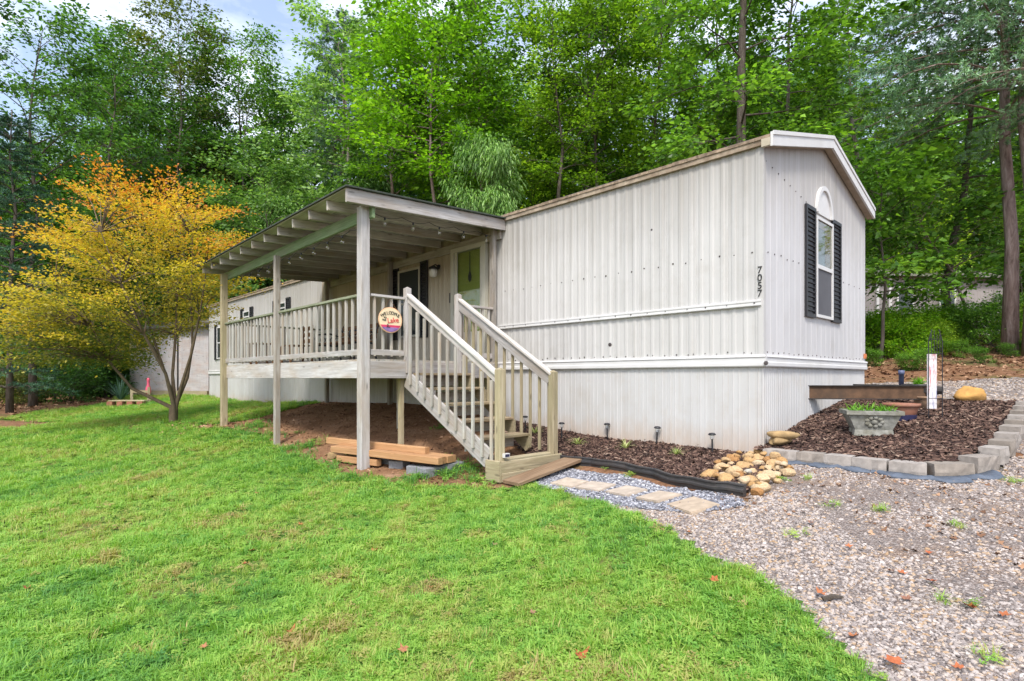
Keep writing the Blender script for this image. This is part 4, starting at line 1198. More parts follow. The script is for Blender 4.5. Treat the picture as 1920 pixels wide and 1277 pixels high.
# black plastic edging of the wall bed
ep = [cast(*a) for a in ((1035, 864), (1057, 869), (1110, 874), (1173, 884), (1230, 898), (1290, 914), (1345, 925), (1397, 931))]
fine = []
for k in range(len(ep) - 1):
    for j in range(4): fine.append(ep[k].lerp(ep[k + 1], j / 4))
fine.append(ep[-1])
sec = [(-0.016, -0.05), (0.016, -0.05), (0.018, 0.035), (0.03, 0.05), (0.03, 0.075), (0.018, 0.09), (0.014, 0.115), (0.022, 0.125), (0.018, 0.142), (-0.018, 0.142), (-0.022, 0.125), (-0.014, 0.115), (-0.016, 0.05)]
v = []; f = []
for k, p in enumerate(fine):
    t_ = (fine[min(k + 1, len(fine) - 1)] - fine[max(k - 1, 0)]); t_.z = 0; t_.normalize()
    o_ = Vector((t_.y, -t_.x, 0))
    for a, z in sec:
        q = p + o_ * a; v.append((q.x, q.y, ground(p.x, p.y) + z * 0.78 + 0.005 * math.sin(k * 1.3)))
n_ = len(sec)
for k in range(len(fine) - 1):
    for j in range(n_): f.append((k * n_ + j, k * n_ + (j + 1) % n_, (k + 1) * n_ + (j + 1) % n_, (k + 1) * n_ + j))
f += [tuple(range(n_)), tuple(range((len(fine) - 1) * n_, len(fine) * n_))]
mb = MB(); mb.add(v, f)
tag(link('garden_edging', mb.mesh('edging'), plain('black_edging', (0.035, 0.034, 0.036), 0.45, 0.25, 8, dirt=(0.10, 0.08, 0.07), dirt_amt=0.5, bmp=0.05)), 'black plastic edging strip along the mulch bed by the skirting', 'edging')

# ------------------------------------------------------------------ stepping stones
lab = ['square tan paver nearest the stairs', 'second tan paver from the stairs', 'third tan paver from the stairs', 'fourth tan paver from the stairs', 'fifth tan paver, half sunk, farthest from the stairs']
cs = [cast(*a) for a in ((1068, 909), (1117, 916), (1175, 925), (1236, 936), (1300, 950))]
rg = random.Random(8)
for k, c_ in enumerate(cs):
    a = cs[max(0, k - 1)]; b_ = cs[min(4, k + 1)]
    A = math.atan2((b_ - a).y, (b_ - a).x) + rg.uniform(-.06, .06)
    mb = MB(); h = 0.195 if k < 4 else 0.21
    mb.box(-h, h, -0.145, 0.145, 0, 0.05)
    m = mb.mesh('paver'); bm = bmesh.new(); bm.from_mesh(m)
    bmesh.ops.bevel(bm, geom=list(bm.edges), offset=0.008, segments=2, affect='EDGES'); bm.to_mesh(m); bm.free()
    e = 0.3
    gz = (ground(c_.x + e, c_.y) - ground(c_.x - e, c_.y)) / (2 * e); gy_ = (ground(c_.x, c_.y + e) - ground(c_.x, c_.y - e)) / (2 * e)
    nrm = Vector((-gz, -gy_, 1)).normalized()
    Mr = Vector((0, 0, 1)).rotation_difference(nrm).to_matrix().to_4x4()
    o = link('stepping_stone', m, M_PAVER, None, Matrix.Translation((c_.x, c_.y, ground(c_.x, c_.y) - (0.012 if k < 4 else 0.024))) @ Mr @ Matrix.Rotation(A, 4, 'Z'))
    tag(o, lab[k], 'paver', 'stepping stones leading to the stairs')

# ------------------------------------------------------------------ solar path lights
ls = MB(); ls.tube([(0, 0, -0.1), (0, 0, 0.17)], 0.011, 8); m1 = ls.mesh('stake')
ls = MB(); ls.lathe([(0.022, 0.165), (0.026, 0.17), (0.03, 0.215), (0.03, 0.222)], 12); m2 = ls.mesh('lens', True)
ls = MB(); ls.lathe([(0.034, 0.218), (0.046, 0.224), (0.046, 0.232), (0.034, 0.246), (0.012, 0.25)], 14); m3 = ls.mesh('cap', True)
M_LENS = glass('lens_glass', (0.93, 0.95, 0.96), 0.6)
for a, lb in (((1336, 854), 'black solar path light nearest the house corner'), ((1231, 838), 'second black solar path light from the house corner'), ((1139, 829), 'third black solar path light from the house corner'),
              ((1053, 826), 'black solar path light beside the right newel post'), ((985, 812), 'black solar path light half hidden behind the stairs')):
    p = cast(*a)
    t_ = thing('solar_light', p + Vector((0, 0, 0.03)), lb, 'garden light', 'solar path lights along the skirting')
    M = Matrix.Translation(p + Vector((0, 0, 0.03))) @ Matrix.Rotation(rg.uniform(-.06, .06), 4, 'Y')
    link('stake', m1, M_BLACK, t_, M); link('lens', m2, M_LENS, t_, M); link('cap', m3, M_BLACK, t_, M)
# round black light standing on the box step corner
p = UW(UN - 0.06, st_w1 - 0.03, 0.50)
t_ = thing('solar_post_light', p, 'small white and dark solar lamp clipped to the left newel post', 'garden light')
q = MB(); q.box(p.x - 0.02, p.x + 0.03, p.y - 0.04, p.y + 0.05, p.z - 0.0, p.z + 0.05); link('case', q.mesh('case'), M_TRIM, t_)
q = MB(); q.box(p.x + 0.0305, p.x + 0.034, p.y - 0.03, p.y + 0.04, p.z + 0.01, p.z + 0.042); link('solar_cell', q.mesh('cell'), M_NAVY, t_)

# ------------------------------------------------------------------ planters and ornaments in the raised bed
def bedp(px, py): return cast(px, py, bed)
p = bedp(1632, 812)
pl_ = thing('stone_planter', p, 'pale cast stone planter with bright green grass in the mulch bed', 'planter')
A = math.atan2(RGT.y, RGT.x) - 0.35
M = Matrix.Translation(p) @ Matrix.Rotation(A, 4, 'Z')
def taper(x0, y0, x1, y1, z0, z1):
    mb = MB()
    mb.add([(-x0, -y0, z0), (x0, -y0, z0), (x0, y0, z0), (-x0, y0, z0), (-x1, -y1, z1), (x1, -y1, z1), (x1, y1, z1), (-x1, y1, z1)],
           [(0, 3, 2, 1), (4, 5, 6, 7), (0, 1, 5, 4), (1, 2, 6, 5), (2, 3, 7, 6), (3, 0, 4, 7)])
    return mb
M_PLANTER = M.copy()
link('bowl', taper(0.185, 0.15, 0.26, 0.20, 0.05, 0.225).mesh('bowl'), M_STONE, pl_, M)
link('foot', taper(0.20, 0.16, 0.19, 0.15, -0.02, 0.05).mesh('foot'), M_STONE, pl_, M)
rim = MB()
for a, b_, c_, d_ in ((-.285, .285, -.225, -.185), (-.285, .285, .185, .225), (-.285, -.245, -.1849, .1849), (.245, .285, -.1849, .1849)): rim.box(a, b_, c_, d_, 0.2251, 0.27)
link('rim', rim.mesh('rim'), M_STONE, pl_, M)
q = MB(); q.box(-.244, .244, -.184, .184, 0.2252, 0.25); link('soil', q.mesh('soil'), M_MULCH, pl_, M)
orn = MB()
for k in range(9):
    a = k * 2 * math.pi / 9
    orn.lathe([(0.028, 0), (0.022, 0.008), (0.005, 0.013)], 7, Matrix.Translation((0.075 * math.cos(a), -0.178 - 0.05 * 0.30 * (math.sin(a) + 0), 0.14 + 0.05 * math.sin(a))) @ Matrix.Rotation(R(107), 4, 'X'))
orn.lathe([(0.035, 0), (0.028, 0.01), (0.006, 0.018)], 8, Matrix.Translation((0, -0.178, 0.14)) @ Matrix.Rotation(R(107), 4, 'X'))
link('relief_ornament', orn.mesh('ornament', True), M_STONE, pl_, M)
def pot(px, py, r0, r1, h, mat, lab, soil=True, name='flower_pot'):
    p = bedp(px, py)
    t_ = thing(name, p, lab, 'flower pot')
    mb = MB(); mb.lathe([(r0, -0.02), (r1 * 0.95, h * 0.8), (r1 * 0.95, h * 0.801), (r1 * 1.06, h * 0.802), (r1 * 1.08, h), (r1 * 0.95, h), (r1 * 0.9, h * 0.86)], 24)
    link('pot_body', mb.mesh('pot', True), mat, t_, Matrix.Translation(p))
    mb = MB(); mb.lathe([(r1 * 0.9, h * 0.8), (r1 * 0.9, h * 0.87)], 20); link('soil', mb.mesh('soil'), M_MULCH, t_, Matrix.Translation(p))
    return t_, p
t_, p = pot(1690, 786, 0.14, 0.19, 0.20, M_TERRA, 'wide reddish terracotta pot behind the stone planter')
mb = MB(); mb.lathe([(0.155, -0.02), (0.165, 0.06), (0.15, 0.065)], 20); link('saucer', mb.mesh('saucer'), M_NAVY, t_, Matrix.Translation(p))
pot(1738, 765, 0.12, 0.155, 0.16, M_TERRA2, 'shallow tan clay pot beside the painted plank sign')
pot_dark, pgrass = pot(1722, 745, 0.15, 0.2, 0.20, M_BLACK, 'dark pot with feathery green plant behind the steel tongue')
# trailer tongue
tg = thing('trailer_tongue', (0.5, 2.1, 1.25), 'rusty brown steel trailer tongue sticking out below the end wall', 'trailer tongue')
def ibeam(a, b_, h=0.19, fl=0.075, t=0.012):
    M = frame(a, b_); L = (Vector(b_) - Vector(a)).length
    w = MB(); w.box(-L / 2, L / 2, -t / 2, t / 2, -h / 2 + t, h / 2 - t, M); web = link('web', w.mesh('web'), M_RUST, tg)
    for s_ in (-1, 1):
        w = MB(); w.box(-L / 2, L / 2, -fl / 2, fl / 2, s_ * (h / 2 - t / 2) - t / 2, s_ * (h / 2 - t / 2) + t / 2, M); link('flange', w.mesh('flange'), M_DSTEEL, tg)
ibeam((-0.3, 1.32, 1.30), (1.12, 2.52, 1.30)); ibeam((-0.3, 3.85, 1.30), (1.12, 2.63, 1.30))
q = MB(); q.box(1.06, 1.22, 2.50, 2.66, 1.30, 1.36); q.tube([(1.21, 2.58, 1.33), (1.30, 2.58, 1.33)], [0.06, 0.05], 10); link('coupler', q.mesh('coupler'), M_DSTEEL, tg)
# blue pipe
p = bedp(1690, 742)
q = MB(); q.lathe([(0.036, -0.1), (0.036, 0.33), (0.043, 0.331), (0.043, 0.40), (0.03, 0.40)], 14, Matrix.Translation(p)); tag(link('standpipe', q.mesh('pipe', True), plain('slate_blue_pipe', (0.10, 0.12, 0.22), 0.5, 0.25, 8)), 'slate blue standpipe behind the steel tongue', 'pipe')
# trellis with painted plank
p = bedp(1754, 785)
tr_ = thing('wire_trellis', p, 'thin black wire garden trellis standing in the mulch bed', 'trellis')
ax = RGT
for s_ in (-0.085, 0.085):
    q = MB(); a = p + ax * s_
    q.tube([a + Vector((0, 0, -0.1)), a + Vector((0, 0, 0.95)), a + ax * (-s_ * 0.5) + Vector((0, 0, 1.10))], 0.006, 6); link('upright', q.mesh('upright'), M_BLACK, tr_)
for k in range(4):
    q = MB(); a = p + ax * (-0.05 + k * 0.035); q.tube([a + Vector((0, 0, 0.80)), a + Vector((0, 0, 1.04 + 0.05 * (k % 2)))], 0.004, 5); link('finial_wire', q.mesh('wire'), M_BLACK, tr_)
for z in (0.25, 0.80, 0.98):
    q = MB(); q.tube([p + ax * -0.085 + Vector((0, 0, z)), p + ax * 0.085 + Vector((0, 0, z))], 0.004, 5); link('crossbar', q.mesh('bar'), M_BLACK, tr_)
def plank_mat():
    m, nt, b, out = new_mat('painted_plank')
    v = coords(nt, 'Object', (1.5, 14, 14), rand=False)
    n1 = noise(nt, v, 2.4, 5, 0.7)
    c = ramp(nt, n1, [(0.36, (0.16, 0.18, 0.36)), (0.44, (0.62, 0.60, 0.62)), (0.56, (0.68, 0.64, 0.64)), (0.62, (0.50, 0.16, 0.18))])
    nt.links.new(c, b.inputs['Base Color']); b.inputs['Roughness'].default_value = 0.7
    return m
pp = p + FWD * 0.06
o = board('painted_plank', pp + Vector((0, 0, 0.12)), pp + Vector((0, 0, 0.80)), 0.115, 0.02, plank_mat(), None, up=tuple(-FWD)); tag(o, 'narrow upright plank painted white, red and blue behind the wire trellis', 'plank')

# ------------------------------------------------------------------ shed and clutter at far left
A_, B_ = P(243, 742, 25.0), P(391, 742, 23.2)
gz = (ground(A_.x, A_.y) + ground(B_.x, B_.y)) / 2
ex = (B_ - A_); ex.z = 0; SL = ex.length; ex.normalize(); ey = Vector((-ex.y, ex.x, 0))
MS = Matrix((ex, ey, Vector((0, 0, 1)))).transposed().to_4x4(); MS.translation = Vector((A_.x, A_.y, gz))
ex_shed = ex.copy()
shed = thing('shed', MS.translation, 'grey plywood shed behind the orange maple at the end of the home', 'shed')
q = MB(); q.box(0.02, SL - 0.02, 0.02, 2.8, 0.22, 2.9); link('wall_core', q.mesh('core'), M_SHED, shed, MS)
n_ = 3
for k in range(n_):
    w_ = SL / n_
    pm = ribbed(w_, 0.25, 2.95, tuple(0.1 + 0.2 * j for j in range(int(w_ / 0.2))), -0.006, 0.008)
    link('wall_panel', pm, M_SHED, shed, MS @ Matrix.Translation((k * w_, 0, 0)))
q = MB(); q.add([(-0.2, -0.3, 2.9), (SL + 0.2, -0.3, 2.9), (SL + 0.2, 3.1, 3.6), (-0.2, 3.1, 3.6), (-0.2, -0.3, 3.0), (SL + 0.2, -0.3, 3.0), (SL + 0.2, 3.1, 3.7), (-0.2, 3.1, 3.7)], [(0, 3, 2, 1), (4, 5, 6, 7), (0, 1, 5, 4), (1, 2, 6, 5), (2, 3, 7, 6), (3, 0, 4, 7)])
link('roof', q.mesh('roof'), M_ROOF, shed, MS)
q = MB(); q.box(-0.05, SL + 0.05, -0.12, 0.0, 0.05, 0.24); link('floor_frame', q.mesh('sill'), M_TREAD, shed, MS)
q = MB(); q.box(SL * 0.62, SL * 0.64, -0.012, -0.002, 0.25, 2.5); link('door_gap', q.mesh('gap'), M_DSTEEL, shed, MS)
# brick and wood step, yucca, pink ornament
p = cast(232, 762)
st = thing('wooden_step', p, 'low wooden step with bricks on the lawn in front of the shed', 'step')
for k in range(3):
    a = p + RGT * (-0.55) + FWD * (0.05 + k * 0.16); b_ = p + RGT * 0.75 + FWD * (0.05 + k * 0.16)
    board('step_board', a + Vector((0, 0, 0.20)), b_ + Vector((0, 0, 0.20)), 0.14, 0.035, M_TREAD, st)
M_BRICK = plain('brick', (0.30, 0.12, 0.08), 0.9, 0.25, 12)
for k in range(4):
    a = p + RGT * (-0.45 + k * 0.36); o = board('brick', a + Vector((0, 0, 0.08)) - RGT * 0.1, a + Vector((0, 0, 0.08)) + RGT * 0.1, 0.2, 0.19, M_BRICK, st)
fr = thing('rough_stand', P(255, 758, 20.5), 'small rough wooden stand in front of the shed', 'stand')
pf = cast(262, 757)
for s_ in (-0.30, 0.34): board('leg', pf + RGT * s_ + Vector((0, 0, -0.1)), pf + RGT * s_ + Vector((0, 0, 0.62)), 0.08, 0.08, M_TREAD, fr, up=(1, 0, 0))
board('cross_rail', pf + RGT * -0.34 + Vector((0, 0, 0.45)), pf + RGT * 0.38 + Vector((0, 0, 0.45)), 0.04, 0.1, M_TREAD, fr)
pk = cast(278, 752)
on = thing('pink_ornament', pk, 'slim pink garden ornament standing before the shed', 'ornament')
M_PINK = plain('pink_paint', (0.62, 0.10, 0.17), 0.5, 0.15, 6)
q = MB(); q.lathe([(0.06, 0.25), (0.10, 0.35), (0.095, 0.5), (0.05, 0.62), (0.045, 0.78), (0.07, 0.84), (0.03, 0.9)], 10, Matrix.Translation(pk)); link('body', q.mesh('body', True), M_PINK, on)
q = MB(); q.tube([pk + Vector((0, 0, -0.05)), pk + Vector((0, 0, 0.27))], 0.02, 6); link('stem', q.mesh('stem'), M_DSTEEL, on)
# neighbour's house at right, up the slope
C_ = P(1600, 612, 27.0); D_ = P(1800, 612, 27.5)
gz = ground((C_.x + D_.x) / 2, (C_.y + D_.y) / 2)
ex = (D_ - C_); ex.z = 0; NL = 12.0; ex.normalize(); ey = Vector((-ex.y, ex.x, 0))
MN = Matrix((ex, ey, Vector((0, 0, 1)))).transposed().to_4x4(); MN.translation = Vector((C_.x, C_.y, C_.z)) - ex * 4
nh = thing('neighbour_house', MN.translation, 'pale grey house seen through the trees at right', 'house')
M_NSIDE = siding_mat('grey_neighbour_siding', (0.46, 0.44, 0.44), (0.36, 0.33, 0.32))
q = MB(); q.box(0.03, NL, 0.03, 4.5, -1.5, 2.5); link('wall', q.mesh('wall'), M_NSIDE, nh, MN)
for k in range(20):
    pm = ribbed(0.6, -1.0, 2.5, (0.15, 0.3, 0.45), 0.01, 0.02); link('wall_panel', pm, M_NSIDE, nh, MN @ Matrix.Translation((k * 0.6, 0, 0)))
q = MB(); q.add([(-0.3, -0.4, 2.4), (NL + 0.3, -0.4, 2.4), (NL + 0.3, 2.3, 3.3), (-0.3, 2.3, 3.3), (NL + 0.3, 5, 2.4), (-0.3, 5, 2.4)], [(0, 1, 2, 3), (3, 2, 4, 5), (0, 3, 5), (1, 4, 2), (0, 5, 4, 1)])
link('roof', q.mesh('roof'), M_ROOF, nh, MN)
for x0 in (2.2, 6.2, 8.4):
    q = MB(); q.box(x0, x0 + 0.9, -0.05, -0.02, 0.6, 2.0); wN = link('window', q.mesh('win'), M_TRIM, nh, MN)
    q = MB(); q.box(x0 + .1, x0 + 0.8, -0.07, -0.051, 0.7, 1.9); link('pane', q.mesh('pane'), M_DARKGLASS, wN, MN)
for x0 in (5.1, 5.75):
    q = MB(); q.box(x0, x0 + 0.14, -0.12, -0.02, -0.5, 2.4); link('white_post', q.mesh('post'), M_TRIM, nh, MN)

# ------------------------------------------------------------------ scattering (grass, gravel, mulch: things nobody could count)
def proto_coll(name, meshes, mat):
    c = bpy.data.collections.new(name)
    for k, m in enumerate(meshes):
        if len(m.materials) == 0: m.materials.append(mat)
        o = bpy.data.objects.new('%s_piece_%02d' % (name, k), m)
        c.objects.link(o)
    return c
def scatter(name, pts, rot, scl, idx, coll, label, cat, tint=None):
    m = bpy.data.meshes.new(name)
    pts = np.ascontiguousarray(pts, dtype=np.float32)
    m.vertices.add(len(pts)); m.vertices.foreach_set('co', pts.ravel())
    for nm, ty, arr, key in (('rot', 'FLOAT_VECTOR', rot, 'vector'), ('scl', 'FLOAT', scl, 'value'), ('idx', 'INT', idx, 'value')) + ((('tint', 'FLOAT', tint, 'value'),) if tint is not None else ()):
        a = m.attributes.new(nm, ty, 'POINT')
        a.data.foreach_set(key, np.ascontiguousarray(arr, dtype=np.int32 if ty == 'INT' else np.float32).ravel())
    m.update()
    o = link(name, m, kind='stuff')
    o['label'] = label; o['category'] = cat
    ng = bpy.data.node_groups.new(name + '_scatter', 'GeometryNodeTree')
    ng.interface.new_socket('Geometry', in_out='INPUT', socket_type='NodeSocketGeometry')
    ng.interface.new_socket('Geometry', in_out='OUTPUT', socket_type='NodeSocketGeometry')
    gi = ng.nodes.new('NodeGroupInput'); go = ng.nodes.new('NodeGroupOutput')
    ip = ng.nodes.new('GeometryNodeInstanceOnPoints')
    ci = ng.nodes.new('GeometryNodeCollectionInfo')
    ci.inputs['Collection'].default_value = coll
    ci.inputs['Separate Children'].default_value = True
    ci.inputs['Reset Children'].default_value = True
    def na(nm, ty):
        n = ng.nodes.new('GeometryNodeInputNamedAttribute'); n.data_type = ty; n.inputs['Name'].default_value = nm
        return [s for s in n.outputs if s.enabled and s.name == 'Attribute'][0]
    L = ng.links.new
    L(gi.outputs[0], ip.inputs['Points']); L(ci.outputs[0], ip.inputs['Instance'])
    ip.inputs['Pick Instance'].default_value = True
    L(na('idx', 'INT'), ip.inputs['Instance Index']); L(na('rot', 'FLOAT_VECTOR'), ip.inputs['Rotation']); L(na('scl', 'FLOAT'), ip.inputs['Scale'])
    L(ip.outputs[0], go.inputs[0])
    md = o.modifiers.new('scatter', 'NODES'); md.node_group = ng
    return o
NR = np.random.default_rng(12)
def cam_dist(x, y):
    return np.hypot(x - CAM.x, y - CAM.y)
def in_view(x, y, pad=2.0):
    dx = x - CAM.x; dy = y - CAM.y
    f = dx * FWD.x + dy * FWD.y; r = dx * RGT.x + dy * RGT.y
    return (f > 0.6) & (np.abs(r) < 0.93 * f + pad)
def sample(poly, density, jit=0.05, far=60, pad=1.5):
    """Random points in a polygon; density(d) per square metre by distance bands."""
    pa = np.array(poly); x0, y0 = pa.min(0) - 0.1; x1, y1 = pa.max(0) + 0.1
    outx, outy = [], []
    for d0, d1, dens in density:
        n = int((x1 - x0) * (y1 - y0) * dens)
        n = min(n, 3000000)
        x = NR.uniform(x0, x1, n); y = NR.uniform(y0, y1, n)
        d = cam_dist(x, y)
        k = (d >= d0) & (d < d1) & in_view(x, y, pad)
        x, y = x[k], y[k]
        k = in_poly(x + jit * wob(x, y, 1.6), y + jit * wob(y, x, 1.6), poly)
        outx.append(x[k]); outy.append(y[k])
    return np.concatenate(outx), np.concatenate(outy)

# --- grass tufts
def tuft(seed, nbl, rad, h0, h1, wid, lean):
    r = np.random.default_rng(seed); V = []; Fc = []; T = []
    for k in range(nbl):
        a = r.uniform(0, 6.283); q = rad * math.sqrt(r.uniform())
        b = np.array([q * math.cos(a), q * math.sin(a), 0])
        h = r.uniform(h0, h1); az = a + r.normal() * 0.9; ln = lean * r.uniform(0.3, 1.2)
        d = np.array([math.cos(az), math.sin(az), 0]); s = np.array([-math.sin(az), math.cos(az), 0]) * wid * r.uniform(.7, 1.3)
        up = np.array([0, 0, 1.0])
        p1 = b + up * h * 0.55 + d * ln * h * 0.35; p2 = b + up * h * (1 - 0.35 * ln) + d * ln * h * 1.0
        n = len(V)
        V += [b - s * 0.6, b + s * 0.6, p1 + s * 0.5, p1 - s * 0.5, p2]
        Fc += [(n, n + 1, n + 2), (n, n + 2, n + 3), (n + 3, n + 2, n + 4)]
        T += [r.uniform()] * 3
    return tri_mesh('tuft', np.array(V), np.array(Fc), 3)
def clover(seed, nst, rad, h, size):
    r = np.random.default_rng(seed); V = []; Fc = []
    for k in range(nst):
        a = r.uniform(0, 6.283); q = rad * math.sqrt(r.uniform())
        c = np.array([q * math.cos(a), q * math.sin(a), h * r.uniform(0.5, 1.1)])
        a0 = r.uniform(0, 6.28)
        for j in range(3):
            az = a0 + j * 2.094
            d = np.array([math.cos(az), math.sin(az), r.uniform(-.2, .35)]); s = np.array([-math.sin(az), math.cos(az), 0])
            z = size * r.uniform(.7, 1.2); n = len(V)
            V += [c, c + d * z * 0.6 + s * z * 0.42, c + d * z, c + d * z * 0.6 - s * z * 0.42]
            Fc += [(n, n + 1, n + 2), (n, n + 2, n + 3)]
    return tri_mesh('clover', np.array(V), np.array(Fc), 3)
GR = [(0.0, (0.40, 0.31, 0.14)), (0.16, (0.39, 0.41, 0.12)), (0.38, (0.31, 0.475, 0.085)), (0.68, (0.20, 0.40, 0.065)), (1.0, (0.085, 0.235, 0.055))]
M_GRASS = leafy('grass_blade', GR, 0.35, inst=True, rough=0.55, objvar=0.35)
tufts = [tuft(1, 16, 0.035, 0.03, 0.065, 0.0028, 0.9), tuft(2, 14, 0.03, 0.035, 0.08, 0.003, 0.7), tuft(3, 18, 0.045, 0.025, 0.05, 0.0032, 1.2),
         tuft(4, 12, 0.03, 0.04, 0.085, 0.0036, 1.0), clover(5, 10, 0.045, 0.03, 0.016), tuft(6, 10, 0.05, 0.02, 0.04, 0.005, 1.6)]
C_GRASS = proto_coll('grass', tufts, M_GRASS)
BARE = [(*c2(a, b), r_) for a, b, r_ in ((300, 1085, .35), (390, 1105, .3), (450, 1075, .3), (560, 1215, .22), (640, 1185, .15), (800, 1105, .22), (400, 1145, .22), (200, 1060, .3), (510, 1005, .3), (900, 1010, .2), (620, 1090, .25))]
def grass_field(name, poly, density, label, jit=0.09, tbase=None, smul=1.0):
    x, y = sample(poly, density, jit)
    d = cam_dist(x, y)
    t = 0.50 + 0.22 * wob(x * 0.23 + 3, y * 0.25) + 0.14 * wob(x * 0.8, y * 0.9) + NR.normal(0, 0.12, len(x)) + 0.13 * wob(x * 2.6, y * 2.4) + 0.08 * wob(x * 6, y * 5 + 1)
    bare = wob(x * 0.31 + 5.1, y * 0.33 + 1.0) + 0.55 * wob(x * 0.9, y * 0.8 + 2) + NR.normal(0, 0.22, len(x))
    for bx_, by_, br_ in BARE:
        bare = np.maximum(bare, 1.45 * np.exp(-((x - bx_) ** 2 + (y - by_) ** 2) / br_ ** 2) + NR.normal(0, 0.18, len(x)) + 0.25 * wob(x * 2, y * 2))
    if tbase is not None: t = t * 0.5 + tbase * 0.5
    t = np.where(bare > 0.92, t - 0.36, t)
    keep = ~((bare > 1.1) & (NR.uniform(size=len(x)) < 0.5))
    x, y, d, t = x[keep], y[keep], d[keep], np.clip(t[keep], 0.03, 1)
    n = len(x)
    z = ground_np(x, y) + 0.008
    lush = np.clip(0.92 + 0.30 * wob(x * 0.5 + 2, y * 0.55 + 1) + 0.25 * wob(x * 2.2, y * 2.1 + 4), 0.45, 1.6)
    s = NR.uniform(0.7, 1.25, n) * lush * np.interp(d, [2, 6, 12, 25], [0.95, 1.15, 1.5, 2.0]) * smul
    rot = np.stack([NR.normal(0, 0.12, n), NR.normal(0, 0.12, n), NR.uniform(0, 6.283, n)], -1)
    idx = NR.choice(6, n, p=[.16, .15, .18, .1, .29, .12])
    return scatter(name, np.stack([x, y, z], -1), rot, s, idx, C_GRASS, label, 'grass', t)
grass_field('lawn_grass', LAWN, [(0, 4.0, 1500), (4.0, 6.5, 900), (6.5, 10, 480), (10, 16, 230), (16, 32, 120)], 'short bright green lawn grass with brownish thin patches')

# --- stones
def stone_protos(n, seed0, sz, flat=0.5):
    return [rock_mesh(seed0 + k, sz, sz * (0.6 + 0.08 * (k % 4)), sz * flat, 1, 0.3) for k in range(n)]
M_STN = rand_col('driveway_stone', [(0, (0.09, 0.08, 0.08)), (0.14, (0.21, 0.18, 0.17)), (0.4, (0.33, 0.29, 0.27)), (0.68, (0.42, 0.375, 0.35)), (0.85, (0.38, 0.28, 0.19)), (0.93, (0.33, 0.22, 0.13)), (1, (0.54, 0.50, 0.48))], 0.9, 40, 0.2, 0.004, 0.15)
M_STB = rand_col('path_stone', [(0, (0.06, 0.062, 0.075)), (0.4, (0.18, 0.185, 0.215)), (0.8, (0.32, 0.325, 0.36)), (1, (0.5, 0.5, 0.52))], 0.9, 40, 0.2, 0.004, 0.15)
sp = stone_protos(6, 100, 0.0095, 0.42)
for m in sp: m.polygons.foreach_set('use_smooth', [False] * len(m.polygons))
C_STN = proto_coll('gravel', sp, M_STN)
sp2 = stone_protos(5, 120, 0.017, 0.6)
for m in sp2: m.polygons.foreach_set('use_smooth', [False] * len(m.polygons))
C_STB = proto_coll('path_gravel', sp2, M_STB)
def stones(name, poly, density, coll, ncl, label, jit, smin=0.5, smax=1.5, keepf=None, dz=0.004):
    x, y = sample(poly, density, jit)
    if keepf is not None:
        k = keepf(x, y); x, y = x[k], y[k]
    n = len(x); d = cam_dist(x, y)
    s = (smin + (smax - smin) * NR.uniform(size=n) ** 2.2) * np.interp(d, [2, 5, 12], [1.0, 1.1, 1.9])
    rot = np.stack([NR.normal(0, 0.35, n), NR.normal(0, 0.35, n), NR.uniform(0, 6.283, n)], -1)
    z = ground_np(x, y) + dz
    return scatter(name, np.stack([x, y, z], -1), rot, s, NR.integers(0, ncl, n), coll, label, 'gravel')
def not_lawn(x, y):
    a = ~in_poly(x + 0.09 * wob(x, y, 1.6), y + 0.09 * wob(y, x, 1.6), LAWN)
    b = ~in_poly(x, y, PATH)
    soil = wob(x * 0.35 + 1, y * 0.4 + 2) + 0.5 * wob(x * 1.1, y * 1.3 + 1) + 0.75 * np.exp(-((y + 1.0 + 0.12 * x) / 0.75) ** 2)
    thin = soil + NR.normal(0, 0.4, len(x)) < 0.66
    return a & b & thin
stones('driveway_stones', DRIVE, [(0, 3.6, 10500), (3.6, 5.5, 7200), (5.5, 8, 3000), (8, 16, 800)], C_STN, 6, 'loose grey and pinkish driveway gravel', 0.1, 0.45, 2.1, not_lawn)
stones('path_stones', PATH, [(0, 20, 3300)], C_STB, 5, 'blue-grey gravel around the stepping stones', 0.05, 0.5, 1.3, lambda x, y: ~in_poly(x + 0.09 * wob(x, y, 1.6), y + 0.09 * wob(y, x, 1.6), LAWN), 0.012)
# --- mulch
def chip(seed):
    r = random.Random(seed); L, w, t = r.uniform(.022, .042), r.uniform(.005, .010), r.uniform(.002, .005)
    mb = MB(); mb.add([(-L, -w * .5, -t), (-L * .2, -w, -t), (L, -w * .3, t), (L, w * .4, t), (0, w, -t), (-L, w * .6, 0), (-L * .7, 0, t * 1.5), (L * .6, 0, t * 2.2)],
                      [(0, 1, 7, 6), (1, 2, 7), (2, 3, 7), (3, 4, 7), (4, 5, 6, 7), (5, 0, 6)])
    return mb.mesh('chip')
M_CHIP = rand_col('bark_chip', [(0, (0.018, 0.011, 0.010)), (0.35, (0.06, 0.034, 0.027)), (0.7, (0.115, 0.068, 0.052)), (0.9, (0.19, 0.12, 0.09)), (1, (0.34, 0.25, 0.19))], 0.95, 30, 0.2, 0.003, 0.25)
C_CHIP = proto_coll('mulch', [chip(k) for k in range(6)], M_CHIP)
def mulch(name, poly, dens, zf, dz, label):
    x, y = sample(poly, dens, 0.02)
    n = len(x); z = zf(x, y) + dz + NR.uniform(0, 0.012, n)
    rot = np.stack([NR.normal(0, 0.3, n), NR.normal(0, 0.3, n), NR.uniform(0, 6.283, n)], -1)
    scatter(name, np.stack([x, y, z], -1), rot, NR.uniform(0.6, 1.5, n), NR.integers(0, 6, n), C_CHIP, label, 'mulch')
mulch('wall_bed_mulch', WALLBED, [(0, 20, 2600)], ground_np, 0.03, 'dark bark mulch along the skirting')
